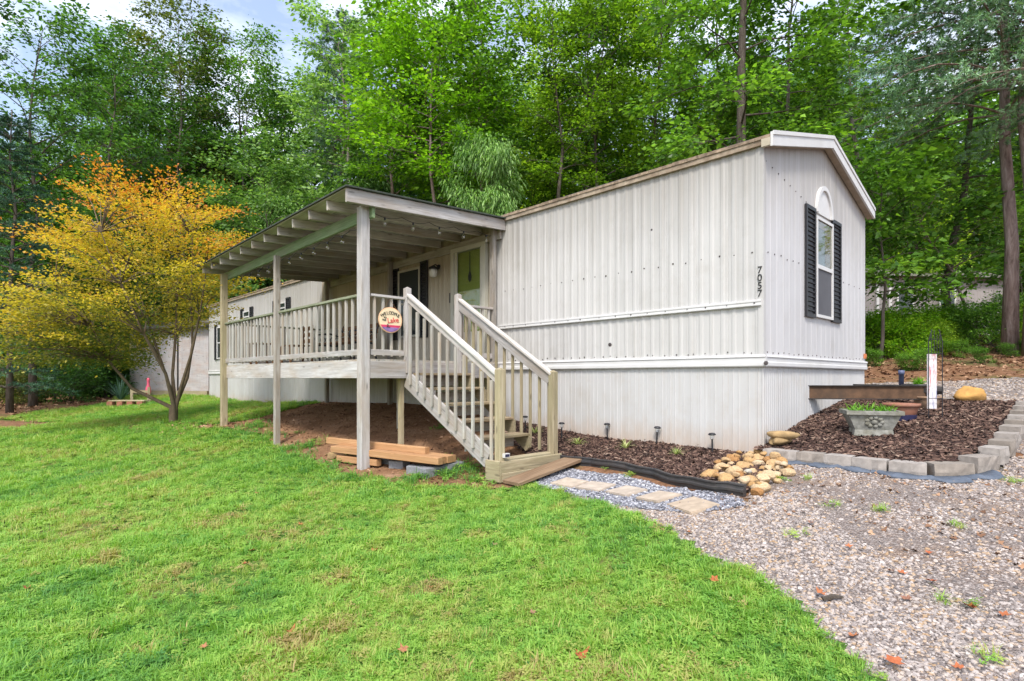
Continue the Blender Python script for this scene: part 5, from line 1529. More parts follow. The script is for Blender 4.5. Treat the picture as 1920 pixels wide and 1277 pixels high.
mulch('end_bed_mulch', ENDBED, [(0, 6, 2600), (6, 20, 1800)], lambda x, y: np.interp(y, BEDY, BEDZ), 0.0, 'dark bark mulch in the raised bed at the end wall')

# --- leaf litter on the woodland floor and the dirt
def dry_leaf(seed, lobes=5, size=1.0, curl=0.25):
    r = np.random.default_rng(seed)
    n = 14; V = [np.zeros(3)]; fold = r.uniform(0.15, 0.5); tw = r.normal(0, .15)
    for k in range(n):
        a = 2 * math.pi * k / n
        rad = 0.5 * (0.72 + 0.28 * math.cos(lobes * a)) * (1 + 0.25 * math.cos(a)) * size
        x, y = rad * math.cos(a), rad * math.sin(a) * 0.85
        V.append(np.array([x, y, fold * abs(y) + curl * x * x / size + tw * x + r.normal(0, .05) * size]))
    Fc = [(0, 1 + k, 1 + (k + 1) % n) for k in range(n)]
    return tri_mesh('dry_leaf', np.array(V), np.array(Fc), 3)
M_LITTER = rand_col('leaf_litter', [(0, (0.10, 0.05, 0.03)), (0.4, (0.22, 0.12, 0.07)), (0.75, (0.34, 0.20, 0.12)), (1, (0.42, 0.27, 0.17))], 0.9, 3, 0.1, 0.01, 0.2)
C_LIT = proto_coll('litter', [dry_leaf(k, 3 + k % 3) for k in range(5)], M_LITTER)
def litter(name, poly, dens, label, s0=0.06, s1=0.13):
    x, y = sample(poly, dens, 0.2)
    n = len(x)
    rot = np.stack([NR.normal(0, 0.4, n), NR.normal(0, 0.4, n), NR.uniform(0, 6.283, n)], -1)
    scatter(name, np.stack([x, y, ground_np(x, y) + 0.012], -1), rot, NR.uniform(s0, s1, n), NR.integers(0, 5, n), C_LIT, label, 'leaf litter')
RWOOD = [(-3.5, 6.5), (-0.6, 6.6), (1.5, 7.7), (5, 7.5), (9, 5.5), (14, 8), (12, 22), (-8, 22), (-6, 10)]
LWOOD = [c2(330, 742), c2(200, 757), c2(100, 768), c2(0, 786), (-18, -5), (-30, -8), (-36, 8), (-25, 6)]
litter('slope_leaf_litter', RWOOD, [(0, 40, 42)], 'brown fallen leaves on the slope below the trees at right')
litter('woods_leaf_litter', LWOOD, [(0, 60, 16)], 'brown fallen leaves along the woods edge at left', 0.1, 0.2)
litter('porch_leaf_litter', DIRT, [(0, 40, 75)], 'brown leaf scraps on the dirt under the porch', 0.03, 0.08)
litter('gravel_leaf_scraps', [(-0.5, -2.2), (3.5, -2.6), (5, -1.5), (5, 4), (2.4, 3.5), (2.2, 0.2), (1.6, -0.4), (0.2, -0.4)], [(0, 40, 55)], 'brown leaf scraps in the gravel near the block wall', 0.02, 0.06)
mapl = [c2(a, b) for a, b in ((225, 800), (330, 793), (420, 795), (440, 806), (330, 815), (250, 815))]
litter('maple_leaf_litter', mapl, [(0, 40, 90)], 'reddish fallen leaves under the orange maple', 0.07, 0.13)
# weeds: on the dirt edge, in the gravel, on the slope
def weed_patch(name, spots, label, tb, smul=1.3, coll=None, n_each=26, spread=0.16, cat='weeds'):
    xs, ys, tt = [], [], []
    for p, k in spots:
        n = int(n_each * k)
        xs.append(p.x + NR.normal(0, spread * k ** .5, n)); ys.append(p.y + NR.normal(0, spread * k ** .5, n)); tt.append(np.clip(NR.normal(tb, .14, n), 0, 1))
    x = np.concatenate(xs); y = np.concatenate(ys); t = np.concatenate(tt); n = len(x)
    rot = np.stack([NR.normal(0, .2, n), NR.normal(0, .2, n), NR.uniform(0, 6.28, n)], -1)
    scatter(name, np.stack([x, y, ground_np(x, y) + 0.01], -1), rot, NR.uniform(.8, 1.5, n) * smul, NR.choice(6, n, p=[.12, .12, .1, .12, .4, .14]), C_GRASS, label, cat, t)
weed_patch('dirt_weeds', [(cast(*a), k) for a, k in (((450, 815), 3), ((500, 826), 2), ((560, 842), 2.5), ((600, 882), 2), ((640, 905), 1.5), ((760, 905), 1), ((845, 890), 1), ((868, 880), 1.6), ((840, 800), 1), ((800, 893), 1), ((470, 800), 1.5), ((540, 868), 2), ((890, 905), 1))], 'low green weeds along the edge of the bare dirt', 0.85, 1.5)
weed_patch('gravel_weeds', [(cast(*a), k) for a, k in (((1140, 878), .8), ((1180, 893), .5), ((1470, 902), .4), ((1765, 1130), .2), ((1820, 1140), .2), ((1900, 905), .5), ((1490, 1005), .3), ((1650, 960), .4), ((1520, 900), .3), ((1560, 950), .3), ((1860, 1240), .3), ((1800, 990), .3))], 'small weeds sprouting in the gravel', 0.45, 0.8, n_each=16, spread=0.05)

# ------------------------------------------------------------------ fallen leaves, one by one
DL = [dry_leaf(50 + k, 5, 1.0, 0.35 + 0.2 * k) for k in range(4)]
M_FALL = rand_col('fallen_leaf', [(0, (0.36, 0.10, 0.04)), (0.4, (0.36, 0.15, 0.065)), (0.7, (0.26, 0.12, 0.08)), (1, (0.24, 0.15, 0.09))], 0.8, 6, 0.1, 0.01, 0.25)
rg = random.Random(33)
def fallen(px, py, size, lab, grp, lift):
    p = cast(px, py)
    o = link('fallen_leaf', DL[rg.randrange(4)], M_FALL, None, Matrix.Translation(p + Vector((0, 0, lift))) @ Matrix.Rotation(rg.uniform(0, 6.28), 4, 'Z') @ Matrix.Rotation(rg.uniform(-.4, .4), 4, 'X') @ Matrix.Scale(size, 4))
    tag(o, lab, 'leaf', grp)
GL, GG = 'fallen leaves on the lawn', 'fallen leaves on the gravel'
for a in ((565, 990), (556, 1028), (472, 1040), (460, 1065), (345, 985), (250, 893), (235, 908), (50, 1112), (655, 925), (930, 1030), (860, 1022), (230, 980), (480, 930), (1000, 1160), (640, 1000), (700, 1040), (380, 1225), (810, 1110)):
    fallen(a[0], a[1], rg.uniform(0.05, 0.085), 'small orange-brown fallen leaf lying on the lawn', GL, 0.035)
fallen(622, 1148, 0.085, 'pinkish curled leaf on the lawn left of the picture centre', GL, 0.04)
fallen(463, 1200, 0.07, 'bright orange leaf on the front lawn at lower left', GL, 0.04)
fallen(757, 1236, 0.08, 'long red leaf near the bottom of the lawn', GL, 0.045)
fallen(1088, 1246, 0.11, 'large brown leaf in the grass at the bottom of the picture', GL, 0.04)
fallen(545, 1198, 0.10, 'large grey-brown leaf on the front lawn', GL, 0.035)
fallen(1108, 984, 0.07, 'brown leaf on the lawn near the stepping stones', GL, 0.04)
fallen(1338, 1098, 0.075, 'orange leaf on the lawn close to the gravel edge', GL, 0.04)
for a in ((1668, 1076), (1746, 1096), (1293, 1003), (1600, 1200), (1800, 1260), (1690, 1080), (1740, 1042), (1835, 948), (1820, 1145), (1520, 985), (1590, 1030), (1880, 1160), (1700, 1128)):
    fallen(a[0], a[1], rg.uniform(0.05, 0.08), 'small orange fallen leaf lying on the driveway gravel', GG, 0.02)
fallen(1680, 1256, 0.11, 'large tan leaf where lawn and gravel meet at the bottom', GG, 0.03)
fallen(1540, 1122, 0.08, 'orange leaf beside a dark twig at the lawn edge', GG, 0.03)
p = cast(1560, 1130)
mb = MB(); mb.tube([p + RGT * -0.05 + Vector((0, 0, .02)), p + Vector((0, 0, .035)), p + RGT * 0.06 + Vector((0, 0, .03))], [0.012, 0.014, 0.008], 6)
tag(link('dark_twig', mb.mesh('twig'), M_BARK), 'short dark piece of bark on the gravel by the lawn edge', 'twig')

# ------------------------------------------------------------------ garden plants
def blade_plant(n, L0, L1, wid, arch, seed):
    r = np.random.default_rng(seed); V = []; Fc = []; T = []
    for k in range(n):
        az = r.uniform(0, 6.283); L = r.uniform(L0, L1); el = r.uniform(0.55, 1.35)
        d = np.array([math.cos(az), math.sin(az), 0]); s = np.array([-math.sin(az), math.cos(az), 0]) * wid
        pts = []
        p = d * 0.012
        e = el
        for j in range(5):
            pts.append(p.copy()); p = p + (d * math.cos(e) + np.array([0, 0, math.sin(e)])) * L / 4; e -= arch * r.uniform(.7, 1.2)
        n0 = len(V)
        for j, q in enumerate(pts):
            w = [0.7, 1, 0.9, 0.6, 0.05][j]; V += [q - s * w, q + s * w]
        for j in range(4): Fc += [(n0 + 2 * j, n0 + 2 * j + 1, n0 + 2 * j + 3), (n0 + 2 * j, n0 + 2 * j + 3, n0 + 2 * j + 2)]
        T += [r.uniform()] * 8
    return tri_mesh('blades', np.array(V), np.array(Fc), 3, np.array(T))
M_LIRI = leafy('variegated_blade', [(0, (0.14, 0.24, 0.05)), (0.5, (0.36, 0.42, 0.14)), (1, (0.58, 0.58, 0.32))], 0.25)
for k, (a, lb, sc_) in enumerate((((1083, 838), 'variegated grassy plant in the mulch beside the right newel', 1.0), ((1173, 845), 'variegated grassy plant between the second and third path lights', 1.0), ((1270, 857), 'small yellow-green grassy plant nearest the river rocks', 0.7), ((1003, 816), 'grassy plant in the mulch seen through the stair balusters', 1.0))):
    p = cast(*a); t_ = thing('grassy_plant', p, lb, 'plant', 'grassy plants in the mulch along the skirting')
    link('leaves', blade_plant(46, 0.13 * sc_, 0.24 * sc_, 0.004, 0.38, 200 + k), M_LIRI, t_, Matrix.Translation(p + Vector((0, 0, 0.03))))
p = cast(226, 752)
yu = thing('yucca', p, 'spiky blue-green yucca beside the shed', 'plant')
link('leaves', blade_plant(60, 0.6, 1.15, 0.022, 0.06, 300), leafy('yucca_blade', [(0, (0.06, 0.14, 0.09)), (1, (0.16, 0.28, 0.19))], 0.15), yu, Matrix.Translation(p + Vector((0, 0, 0.05))))
# grass in the stone planter, feathery plant in the dark pot (parts of their planters)
M_PG = leafy('planter_grass', [(0, (0.09, 0.26, 0.02)), (1, (0.20, 0.42, 0.05))], 0.35)
V_ = []
r = np.random.default_rng(77)
pg = blade_plant(150, 0.08, 0.19, 0.006, 0.25, 301)
co = np.empty(len(pg.vertices) * 3, np.float32); pg.vertices.foreach_get('co', co); co = co.reshape(-1, 3)
off = np.repeat(np.stack([r.uniform(-.21, .21, 150), r.uniform(-.15, .15, 150), np.zeros(150)], -1), 10, axis=0)
pg.vertices.foreach_set('co', (co + off).astype(np.float32).ravel()); pg.update()
link('grass', pg, M_PG, pl_, M_PLANTER @ Matrix.Translation((0, 0, 0.24)))
link('plant', blade_plant(130, 0.10, 0.24, 0.006, 0.3, 302), M_PG, pot_dark, Matrix.Translation(pgrass + Vector((0, 0, 0.17))))

# ------------------------------------------------------------------ trees
def unit(a):
    return a / np.maximum(np.linalg.norm(a, axis=-1, keepdims=True), 1e-9)
def leaf_mesh(pos, dirv, nrm, size, tint, width=0.30, fold=0.08, droop=0.12):
    """One folded leaf of two faces for each position."""
    d = unit(dirv); n = unit(nrm - (nrm * d).sum(-1, keepdims=True) * d); s = np.cross(n, d)
    L = size[:, None]
    v0 = pos; v2 = pos + d * L - np.array([0, 0, 1.0]) * L * droop
    m = pos + d * L * 0.48 + n * L * fold
    v1 = m + s * L * width; v3 = m - s * L * width
    V = np.stack([v0, v1, v2, v3], 1).reshape(-1, 3)
    b = (np.arange(len(pos)) * 4)[:, None]
    Fc = np.concatenate([b + np.array([[0, 1, 2]]), b + np.array([[0, 2, 3]])], 1).reshape(-1, 3)
    return tri_mesh('leaves', V, Fc, 3, np.repeat(np.clip(tint, 0, 1), 2))
def gen_tree(seed, H, cb, Rr, nb=34, ns=8, nl=60, leaf=0.13, up0=0.15, up1=0.9, spread=0.28, flat=0.4, tr=0.14, wander=0.25, droop=0.25, width=0.30, ldroop=0.15, fork=0, bark_r=1.0, topr=0.35, nrm_rand=0.5):
    r = np.random.default_rng(seed); rr = random.Random(seed)
    nt_ = 9
    tp = [Vector((0, 0, -0.3))]
    wx = wy = 0
    for k in range(1, nt_):
        wx += rr.gauss(0, wander) * 0.5; wy += rr.gauss(0, wander) * 0.5
        tp.append(Vector((wx, wy, H * k / (nt_ - 1))))
    def tpos(t):
        f = max(0, min(0.9999, t)) * (nt_ - 1); k = int(f)
        return tp[k].lerp(tp[k + 1], f - k)
    mb = MB()
    mb.tube(tp, [tr * 1.25] + [tr * (1 - 0.92 * (k / (nt_ - 1)) ** 1.1) for k in range(1, nt_)], 8)
    LP, LD, LT = [], [], []
    for i in range(nb):
        rel = (i + rr.random()) / nb
        t = cb + (0.985 - cb) * rel
        base = tpos(t)
        az = i * 2.39996 + rr.gauss(0, 0.35)
        prof = (topr + (1 - topr) * math.sin(math.pi * min(1.0, 0.22 + 0.72 * (1 - rel) + 0.04))) if rel > 0.3 else (0.75 + 0.25 * rel / 0.3)
        L = Rr * prof * rr.uniform(0.65, 1.18)
        el = up0 + (up1 - up0) * rel + rr.gauss(0, 0.12)
        pts = [base]; p = base.copy(); e = el; a = az
        for j in range(4):
            p = p + Vector((math.cos(a) * math.cos(e), math.sin(a) * math.cos(e), math.sin(e))) * (L / 4)
            pts.append(p.copy()); e -= droop * rr.uniform(0.2, 1.2); a += rr.gauss(0, 0.15)
        br = max(0.012, tr * 0.34 * (1 - t) + 0.014) * bark_r
        mb.tube(pts, [br, br * .75, br * .55, br * .38, br * .18], 5, False)
        cl = rr.random()
        for j in range(ns):
            s_ = 0.28 + 0.72 * (j + rr.random()) / ns
            f = min(3.999, s_ * 4); k = int(f); b0 = pts[k].lerp(pts[k + 1], f - k)
            a2 = az + rr.choice((-1, 1)) * rr.uniform(0.3, 1.15); l2 = L * 0.38 * (1.25 - 0.6 * s_) * rr.uniform(.7, 1.3) + 0.15
            e2 = el * 0.5 + rr.gauss(0.05, 0.25)
            q = b0 + Vector((math.cos(a2) * math.cos(e2), math.sin(a2) * math.cos(e2), math.sin(e2))) * l2
            mb.tube([b0, b0.lerp(q, .5) + Vector((0, 0, 0.04 * l2)), q], [br * .3, br * .2, br * .08], 3, False)
            n = int(nl * rr.uniform(0.5, 1.4))
            tt = r.uniform(0.15, 1.08, n) ** 0.75
            c = np.array(b0)[None] + (np.array(q) - np.array(b0))[None] * tt[:, None]
            off = r.normal(0, spread, (n, 3)); off[:, 2] *= flat
            LP.append(c + off)
            LD.append(unit(np.array([math.cos(a2), math.sin(a2), 0.0])[None] + off * (0.9 / spread) * 0.6 + r.normal(0, .45, (n, 3)) * np.array([1, 1, .4])))
            LT.append(r.uniform(0, .75, n) + 0.25 * cl)
    pos = np.concatenate(LP); d = np.concatenate(LD); t = np.concatenate(LT)
    nrm = np.array([0, 0, 1.0])[None] + r.normal(0, nrm_rand, pos.shape)
    sz = leaf * (0.5 + 1.0 * r.uniform(0, 1, len(pos)) ** 1.6)
    return mb.mesh('trunk', True), leaf_mesh(pos, d, nrm, sz, t, width, 0.08, ldroop)
def gen_pine(seed, H, cb, Rr, whorls=14, per=5, nd=13, tr=0.2, needle=0.11, wander=0.1, sag=0.15, tl=8):
    r = np.random.default_rng(seed); rr = random.Random(seed)
    tp = [Vector((rr.gauss(0, wander) * (k > 0), rr.gauss(0, wander) * (k > 0), H * k / 6 - (0.3 if k == 0 else 0))) for k in range(7)]
    mb = MB(); mb.tube(tp, [tr * (1.18 if k == 0 else 1 - 0.85 * k / 6) for k in range(7)], 9)
    NP, ND = [], []
    for w in range(whorls):
        rel = (w + rr.random() * .4) / whorls; t = cb + (0.97 - cb) * rel
        f = min(5.999, t * 6); k = int(f); base = tp[k].lerp(tp[k + 1], f - k)
        for i in range(per):
            az = i * 6.283 / per + w * 0.7 + rr.gauss(0, .2); L = Rr * (1 - 0.75 * rel) * rr.uniform(.75, 1.15)
            pts = [base]; p = base.copy(); e = 0.25 + 0.5 * rel
            for j in range(5):
                p = p + Vector((math.cos(az) * math.cos(e), math.sin(az) * math.cos(e), math.sin(e))) * L / 5; e -= sag * rr.uniform(.5, 1.5); pts.append(p.copy())
            mb.tube(pts, [0.034 * (1 - .6 * rel), .028, .022, .016, .010, .005], 5, False)
            for j in range(16):
                s_ = 0.22 + 0.78 * (j + rr.random()) / 16; f = min(4.999, s_ * 5); k = int(f); b0 = pts[k].lerp(pts[k + 1], f - k)
                a2 = az + rr.choice((-1, 1)) * rr.uniform(.35, 1.0); l2 = L * 0.30 * (1.2 - .7 * s_) + .12
                q = b0 + Vector((math.cos(a2), math.sin(a2), rr.uniform(-.05, .2))) * l2
                mb.tube([b0, q], [.008, .003], 3, False)
                for m_ in range(tl):
                    c = np.array(b0.lerp(q, (m_ + 1) / tl)); dv = unit(np.array([math.cos(a2), math.sin(a2), .1]))
                    NP.append(np.repeat(c[None], nd, 0)); ND.append(unit(dv[None] * .55 + r.normal(0, .55, (nd, 3))))
    P_ = np.concatenate(NP); D = np.concatenate(ND); n = len(P_)
    s = unit(np.cross(D, r.normal(size=(n, 3)))) * 0.010
    Ln = needle * r.uniform(.7, 1.25, n)[:, None]
    V = np.stack([P_ - s, P_ + s, P_ + D * Ln - np.array([0, 0, .18]) * Ln], 1).reshape(-1, 3)
    return mb.mesh('trunk', True), tri_mesh('needles', V, np.arange(n * 3).reshape(-1, 3), 3, np.repeat(r.uniform(size=n // nd + 1), nd)[:n])

def foliage(name, a, b, c, tr=0.4):
    return leafy(name, [(0, tuple(x * 0.65 for x in a)), (0.3, tuple(x * 1.1 for x in a)), (0.6, tuple(x * 1.12 for x in b)), (1, tuple(min(0.62, x * 1.45) for x in c))], tr * 0.92, objvar=0.35, rough=0.36)
F_MID = foliage('leaf_mid', (0.054, 0.132, 0.022), (0.109, 0.240, 0.034), (0.194, 0.357, 0.046))
F_DARK = foliage('leaf_dark', (0.032, 0.087, 0.023), (0.065, 0.160, 0.036), (0.116, 0.239, 0.051))
F_LIME = foliage('leaf_lime', (0.106, 0.237, 0.015), (0.188, 0.400, 0.022), (0.300, 0.525, 0.037), 0.45)
F_YEL = foliage('leaf_yellowgreen', (0.105, 0.210, 0.018), (0.195, 0.352, 0.030), (0.330, 0.480, 0.053), 0.45)
F_PALE = foliage('leaf_pale', (0.081, 0.176, 0.047), (0.162, 0.297, 0.088), (0.284, 0.432, 0.155), 0.35)
F_OLIVE = foliage('leaf_olive', (0.090, 0.128, 0.033), (0.150, 0.203, 0.045), (0.300, 0.240, 0.083), 0.35)
F_BLUE = foliage('needle_bluegreen', (0.068, 0.150, 0.083), (0.128, 0.255, 0.135), (0.225, 0.375, 0.217), 0.2)
F_TEAL = foliage('needle_teal', (0.026, 0.078, 0.046), (0.052, 0.137, 0.078), (0.091, 0.208, 0.117), 0.2)
T_BROAD = [gen_tree(11, 16, .26, 3.6, 38, 8, 56, .18, spread=.19, flat=.5), gen_tree(12, 15, .20, 3.3, 38, 8, 56, .18, spread=.18, flat=.5), gen_tree(13, 17, .34, 3.4, 38, 8, 54, .18, spread=.19, droop=.35, flat=.5)]
T_SLIM = [gen_tree(21, 17, .40, 2.8, 32, 8, 60, .14, spread=.22, up0=.45, up1=1.1, tr=.15, wander=.45), gen_tree(22, 16, .33, 2.6, 32, 8, 60, .14, spread=.22, up0=.4, tr=.13, wander=.4)]
T_UNDER = [gen_tree(31, 7, .14, 2.3, 30, 7, 70, .13, tr=.06, flat=.5, spread=.18), gen_tree(32, 6, .10, 2.2, 28, 7, 70, .13, tr=.05, flat=.5, spread=.17), gen_tree(33, 8, .16, 2.4, 32, 7, 70, .15, tr=.07, spread=.2)]
T_DROOP = [gen_tree(41, 9, .18, 2.5, 34, 7, 64, .20, tr=.08, width=.14, ldroop=.75, flat=.7, spread=.26), gen_tree(42, 7, .14, 2.4, 30, 7, 64, .17, tr=.07, width=.16, ldroop=.6, flat=.6, spread=.25)]
T_LAYER = [gen_tree(51, 11, .12, 3.2, 40, 8, 56, .16, up0=-.02, up1=.6, spread=.32, flat=.22, tr=.10, wander=.5, width=.36, ldroop=.1, nrm_rand=.32), gen_tree(52, 9, .10, 2.8, 34, 8, 54, .16, up0=0, up1=.6, spread=.3, flat=.22, tr=.08, wander=.4, width=.36, nrm_rand=.32)]
T_PINE = [gen_pine(61, 17, .36, 4.3, 13, 5, 15, .17, .13, sag=.2), gen_pine(62, 16, .08, 3.6, 22, 5, 9, .16, .15, sag=.2, tl=6)]
T_BUSH = [gen_tree(71, 1.5, .02, 1.0, 22, 6, 42, .11, tr=.025, spread=.16, flat=.7, up0=.5, up1=1.2), gen_tree(72, 1.1, .02, 1.1, 20, 6, 42, .10, tr=.02, spread=.15, flat=.7, up0=.4, up1=1.2)]
rgt = random.Random(77)
def tree(name, proto, pos, H, lab, mat, bark=None, group=None, rot=None, cat='tree', sxy=1.0, lean=None):
    """pos: Vector on the ground; H: wanted height."""
    tm, cm = proto
    h0 = max(v.co.z for v in tm.vertices)
    s_ = H / h0
    z = ground(pos.x, pos.y)
    t_ = thing(name, (pos.x, pos.y, z), lab, cat, group)
    M = Matrix.Translation((pos.x, pos.y, z)) @ Matrix.Rotation(rgt.uniform(0, 6.283) if rot is None else rot, 4, 'Z') @ Matrix.Diagonal((s_ * sxy, s_ * sxy, s_, 1))
    if lean: M = Matrix.Translation((pos.x, pos.y, z)) @ Matrix.Rotation(lean[0], 4, Vector(lean[1])) @ Matrix.Rotation(rot or 0, 4, 'Z') @ Matrix.Diagonal((s_ * sxy, s_ * sxy, s_, 1))
    link('trunk', tm, bark or M_BARK, t_, M)
    link('crown', cm, mat, t_, M)
    return t_
SHC = MS.translation + ex_shed * (SL / 2) + Vector((-ex_shed.y, ex_shed.x, 0)) * 1.4
def at(px, d):
    """A spot of the terrain seen in column px at depth d, moved back where house or shed stands."""
    while True:
        p = P(px, 700, d)
        if not (-22.8 < p.x < 1.2 and -1.0 < p.y < 6.4) and (p - SHC).xy.length > 3.6: return p
        d += 0.5

# ---- the orange maple
def gen_maple():
    r = np.random.default_rng(5); rr = random.Random(5)
    mb = MB()
    base = Vector((0, 0, -0.15))
    # axes: lateral = RGT, depth = FWD
    def W(l, d, z): return RGT * l + FWD * d + Vector((0, 0, z))
    stems = [[W(0, 0, -.2), W(0.02, 0, .35), W(-.12, .05, .9), W(-.45, .2, 1.6), W(-.9, .4, 2.6), W(-1.3, .5, 3.8)],
             [W(0, 0, -.2), W(-.05, -.02, .4), W(-.9, -.15, .85), W(-1.35, -.3, 1.5), W(-1.6, -.5, 2.3), W(-2.3, -.7, 3.2)],
             [W(0, 0, -.2), W(0.02, .03, .4), W(.28, .1, 1.1), W(.38, .15, 1.9), W(.32, .2, 3.0), W(.35, .2, 4.6)],
             [W(0, 0, -.2), W(0.0, .05, .5), W(-.2, .3, 1.2), W(-.3, .6, 2.2), W(-.5, 1.0, 3.4), W(-.6, 1.2, 4.4)],
             [W(0, 0, -.2), W(0.04, -.05, .45), W(.0, -.3, 1.2), W(-.25, -.7, 2.1), W(-.5, -1.1, 3.2), W(-.8, -1.3, 4.3)],
             [W(0, 0, -.2), W(0.06, 0, .4), W(.22, -.05, .9), W(.5, -.1, 1.7), W(.75, -.2, 2.6), W(.9, -.2, 3.6)]]
    for k, s_ in enumerate(stems):
        mb.tube(s_, [.10, .052, .037, .031, .022, .009], 7, False)
    # sprays
    LP, LD, LT = [], [], []
    C0 = W(-1.15, 0, 3.35)
    n_s = 0
    while n_s < 300:
        z = rr.uniform(1.4, 5.55)
        lo = float(np.interp(z, [1.4, 2.0, 3.0, 4.7, 5.5, 6.0], [-2.9, -3.55, -3.2, -2.4, -1.7, -1.1])); hi = float(np.interp(z, [1.4, 2.0, 2.6, 3.2, 4.7, 5.5, 6.0], [-1.6, -0.6, 0.9, 1.45, 1.6, 1.2, 0.6]))
        l = rr.uniform(lo, hi); d = rr.uniform(-2.2, 2.2)
        e = (2 * (l - (lo + hi) / 2) / (hi - lo)) ** 2 + (d / float(np.interp(z, [1.4, 3.0, 6.0], [1.9, 2.2, 1.1]))) ** 2
        if z > 5: e = max(e, (z - 3.5) / 2.5)
        if e > 1: continue
        if e < 0.4 and rr.random() < 0.62: continue
        c = W(l, d, z)
        best = min((q for s_ in stems for q in s_[2:]), key=lambda q: (q - c).length + max(0, q.z - c.z) * 2)
        out = c - W(-0.6, 0, max(1.4, z - 1.1)); out.z = max(out.z, 0.12) * 0.55
        out.normalize()
        m = best.lerp(c, .55) + Vector((0, 0, .12))
        mb.tube([best, m, c, c + out * .3], [.016, .011, .007, .003], 4, False)
        n = rr.randint(110, 190)
        a = r.normal(0, 0.40, n); b = r.normal(0, 0.17, n); h = r.normal(0, 0.04, n)
        o = np.array(out); sd_ = np.array(Vector((0, 0, 1)).cross(out).normalized()); up = np.cross(o, sd_)
        pos = np.array(c)[None] + a[:, None] * o + b[:, None] * sd_ + h[:, None] * up - np.array([0, 0, 1])[None] * (np.abs(a) ** 2 * .25)[:, None]
        LP.append(pos); LD.append(o[None] * .8 + sd_[None] * np.sign(b)[:, None] * .5 + r.normal(0, .4, (n, 3)))
        gold = -0.08 + 0.72 * (z - 1.4) / 4.2 + 0.34 * (e - 0.3) + rr.gauss(0, .12)
        LT.append(np.clip(gold + 0.22 * np.maximum(a, 0) / .34 * .5 + r.normal(0, .12, n), 0, 1))
        n_s += 1
    pos = np.concatenate(LP); d = np.concatenate(LD); t = np.concatenate(LT)
    return mb.mesh('maple_trunk', True), leaf_mesh(pos, d, np.array([0, 0, 1.0])[None] + r.normal(0, .38, pos.shape), 0.068 * r.uniform(.6, 1.4, len(pos)), t, 0.32, .05, .12)
pm_ = P(325, 792, 13.6); mz = ground(pm_.x, pm_.y)
mp_ = thing('orange_maple', (pm_.x, pm_.y, mz), 'small spreading maple with orange and yellow leaves beside the porch', 'tree')
tm, cm = gen_maple()
link('trunk', tm, plain('maple_bark', (0.13, 0.095, 0.06), 0.9, 0.3, 12, dirt=(0.08, 0.07, 0.05), dirt_amt=.6, bmp=.4), mp_, Matrix.Translation((pm_.x, pm_.y, mz)))
link('crown', cm, leafy('maple_leaf', [(0, (0.11, 0.16, 0.04)), (0.2, (0.24, 0.22, 0.05)), (0.38, (0.44, 0.38, 0.06)), (0.62, (0.60, 0.44, 0.06)), (0.88, (0.60, 0.35, 0.055)), (1, (0.56, 0.20, 0.05))], 0.45), mp_, Matrix.Translation((pm_.x, pm_.y, mz)))

# ---- trees one can name
tree('tall_tree', T_SLIM[0], at(325, 29), 21.5, 'tall slim tree with dark trunk rising behind the orange maple', F_OLIVE, M_BARKG, rot=0.6)
tree('tall_tree', T_SLIM[1], at(412, 31), 20.5, 'pale-trunked slim tree right of the tall dark trunk behind the maple', F_MID, M_BARKG, rot=2.0)
tree('pine_tree', T_PINE[1], at(640, 31), 21, 'full feathery pine right of the blue sky gap', F_BLUE, M_BARKP, rot=1.0)
tree('pine_tree', T_PINE[1], at(748, 31), 17, 'pine with reddish trunk behind the porch roof', F_TEAL, M_BARKP, rot=3.0)
tree('lime_tree', gen_tree(81, 13.2, .60, 2.6, 34, 8, 62, .17, up0=.15, up1=.9, tr=.11, spread=.32, flat=.3, wander=.2), at(833, 22), 15.6, 'slender tree with bright lime-green top above the porch', F_LIME, M_BARKP, rot=0.4)
tree('drooping_tree', T_DROOP[0], at(925, 20), 9.8, 'small tree with pale drooping leaves above the roof end of the porch', F_PALE, rot=0.2, sxy=0.62)
tree('drooping_tree', T_DROOP[1], at(560, 32), 11.5, 'pale fuzzy green tree just above the porch roof edge', F_PALE, rot=1.4)
tree('drooping_tree', T_DROOP[1], at(480, 30), 11, 'pale green tree between the maple and the porch roof', F_PALE, rot=2.4)
tree('drooping_tree', T_DROOP[0], at(690, 26.5), 11.5, 'pale green leafy tree behind the middle of the porch roof', F_PALE, rot=4.0)
tree('forked_tree', T_SLIM[1], at(1152, 22), 16, 'forked dark-trunked tree behind the long roof', F_YEL, M_BARK, rot=3.4)
tree('big_tree', gen_tree(82, 19, .26, 3.4, 36, 8, 62, .17, tr=.21, bark_r=.7, wander=.12, flat=.3, up0=.0, up1=.7, width=.34), at(1392, 16.5), 19, 'big tree with thick grey trunk behind the gable peak', F_MID, M_BARK, rot=1.0)
tree('leaning_tree', gen_tree(83, 13, .30, 2.6, 32, 7, 44, .18, tr=.14, wander=.35, flat=.22, up0=.0, up1=.6, width=.36, nrm_rand=.32), at(1790, 17.5), 14, 'leafy tree with curved dark trunk right of the house end', F_MID, M_BARK, lean=(R(-4), RGT.cross(Vector((0, 0, 1)))), rot=.5)
tree('pine_tree', T_PINE[0], at(1893, 14.2), 16.5, 'tall pine with grey-brown trunk and feathery boughs at right', F_BLUE, M_BARKP, rot=0.3)
tree('pine_tree', T_PINE[0], at(1934, 13.6), 17.5, 'thick pine trunk cut by the right edge of the picture', F_BLUE, M_BARKP, rot=1.7)
tree('pine_tree', T_PINE[0], at(2090, 11.6), 15.0, 'pine standing outside the right edge with soft boughs hanging into the corner', F_BLUE, M_BARKP, rot=2.6)
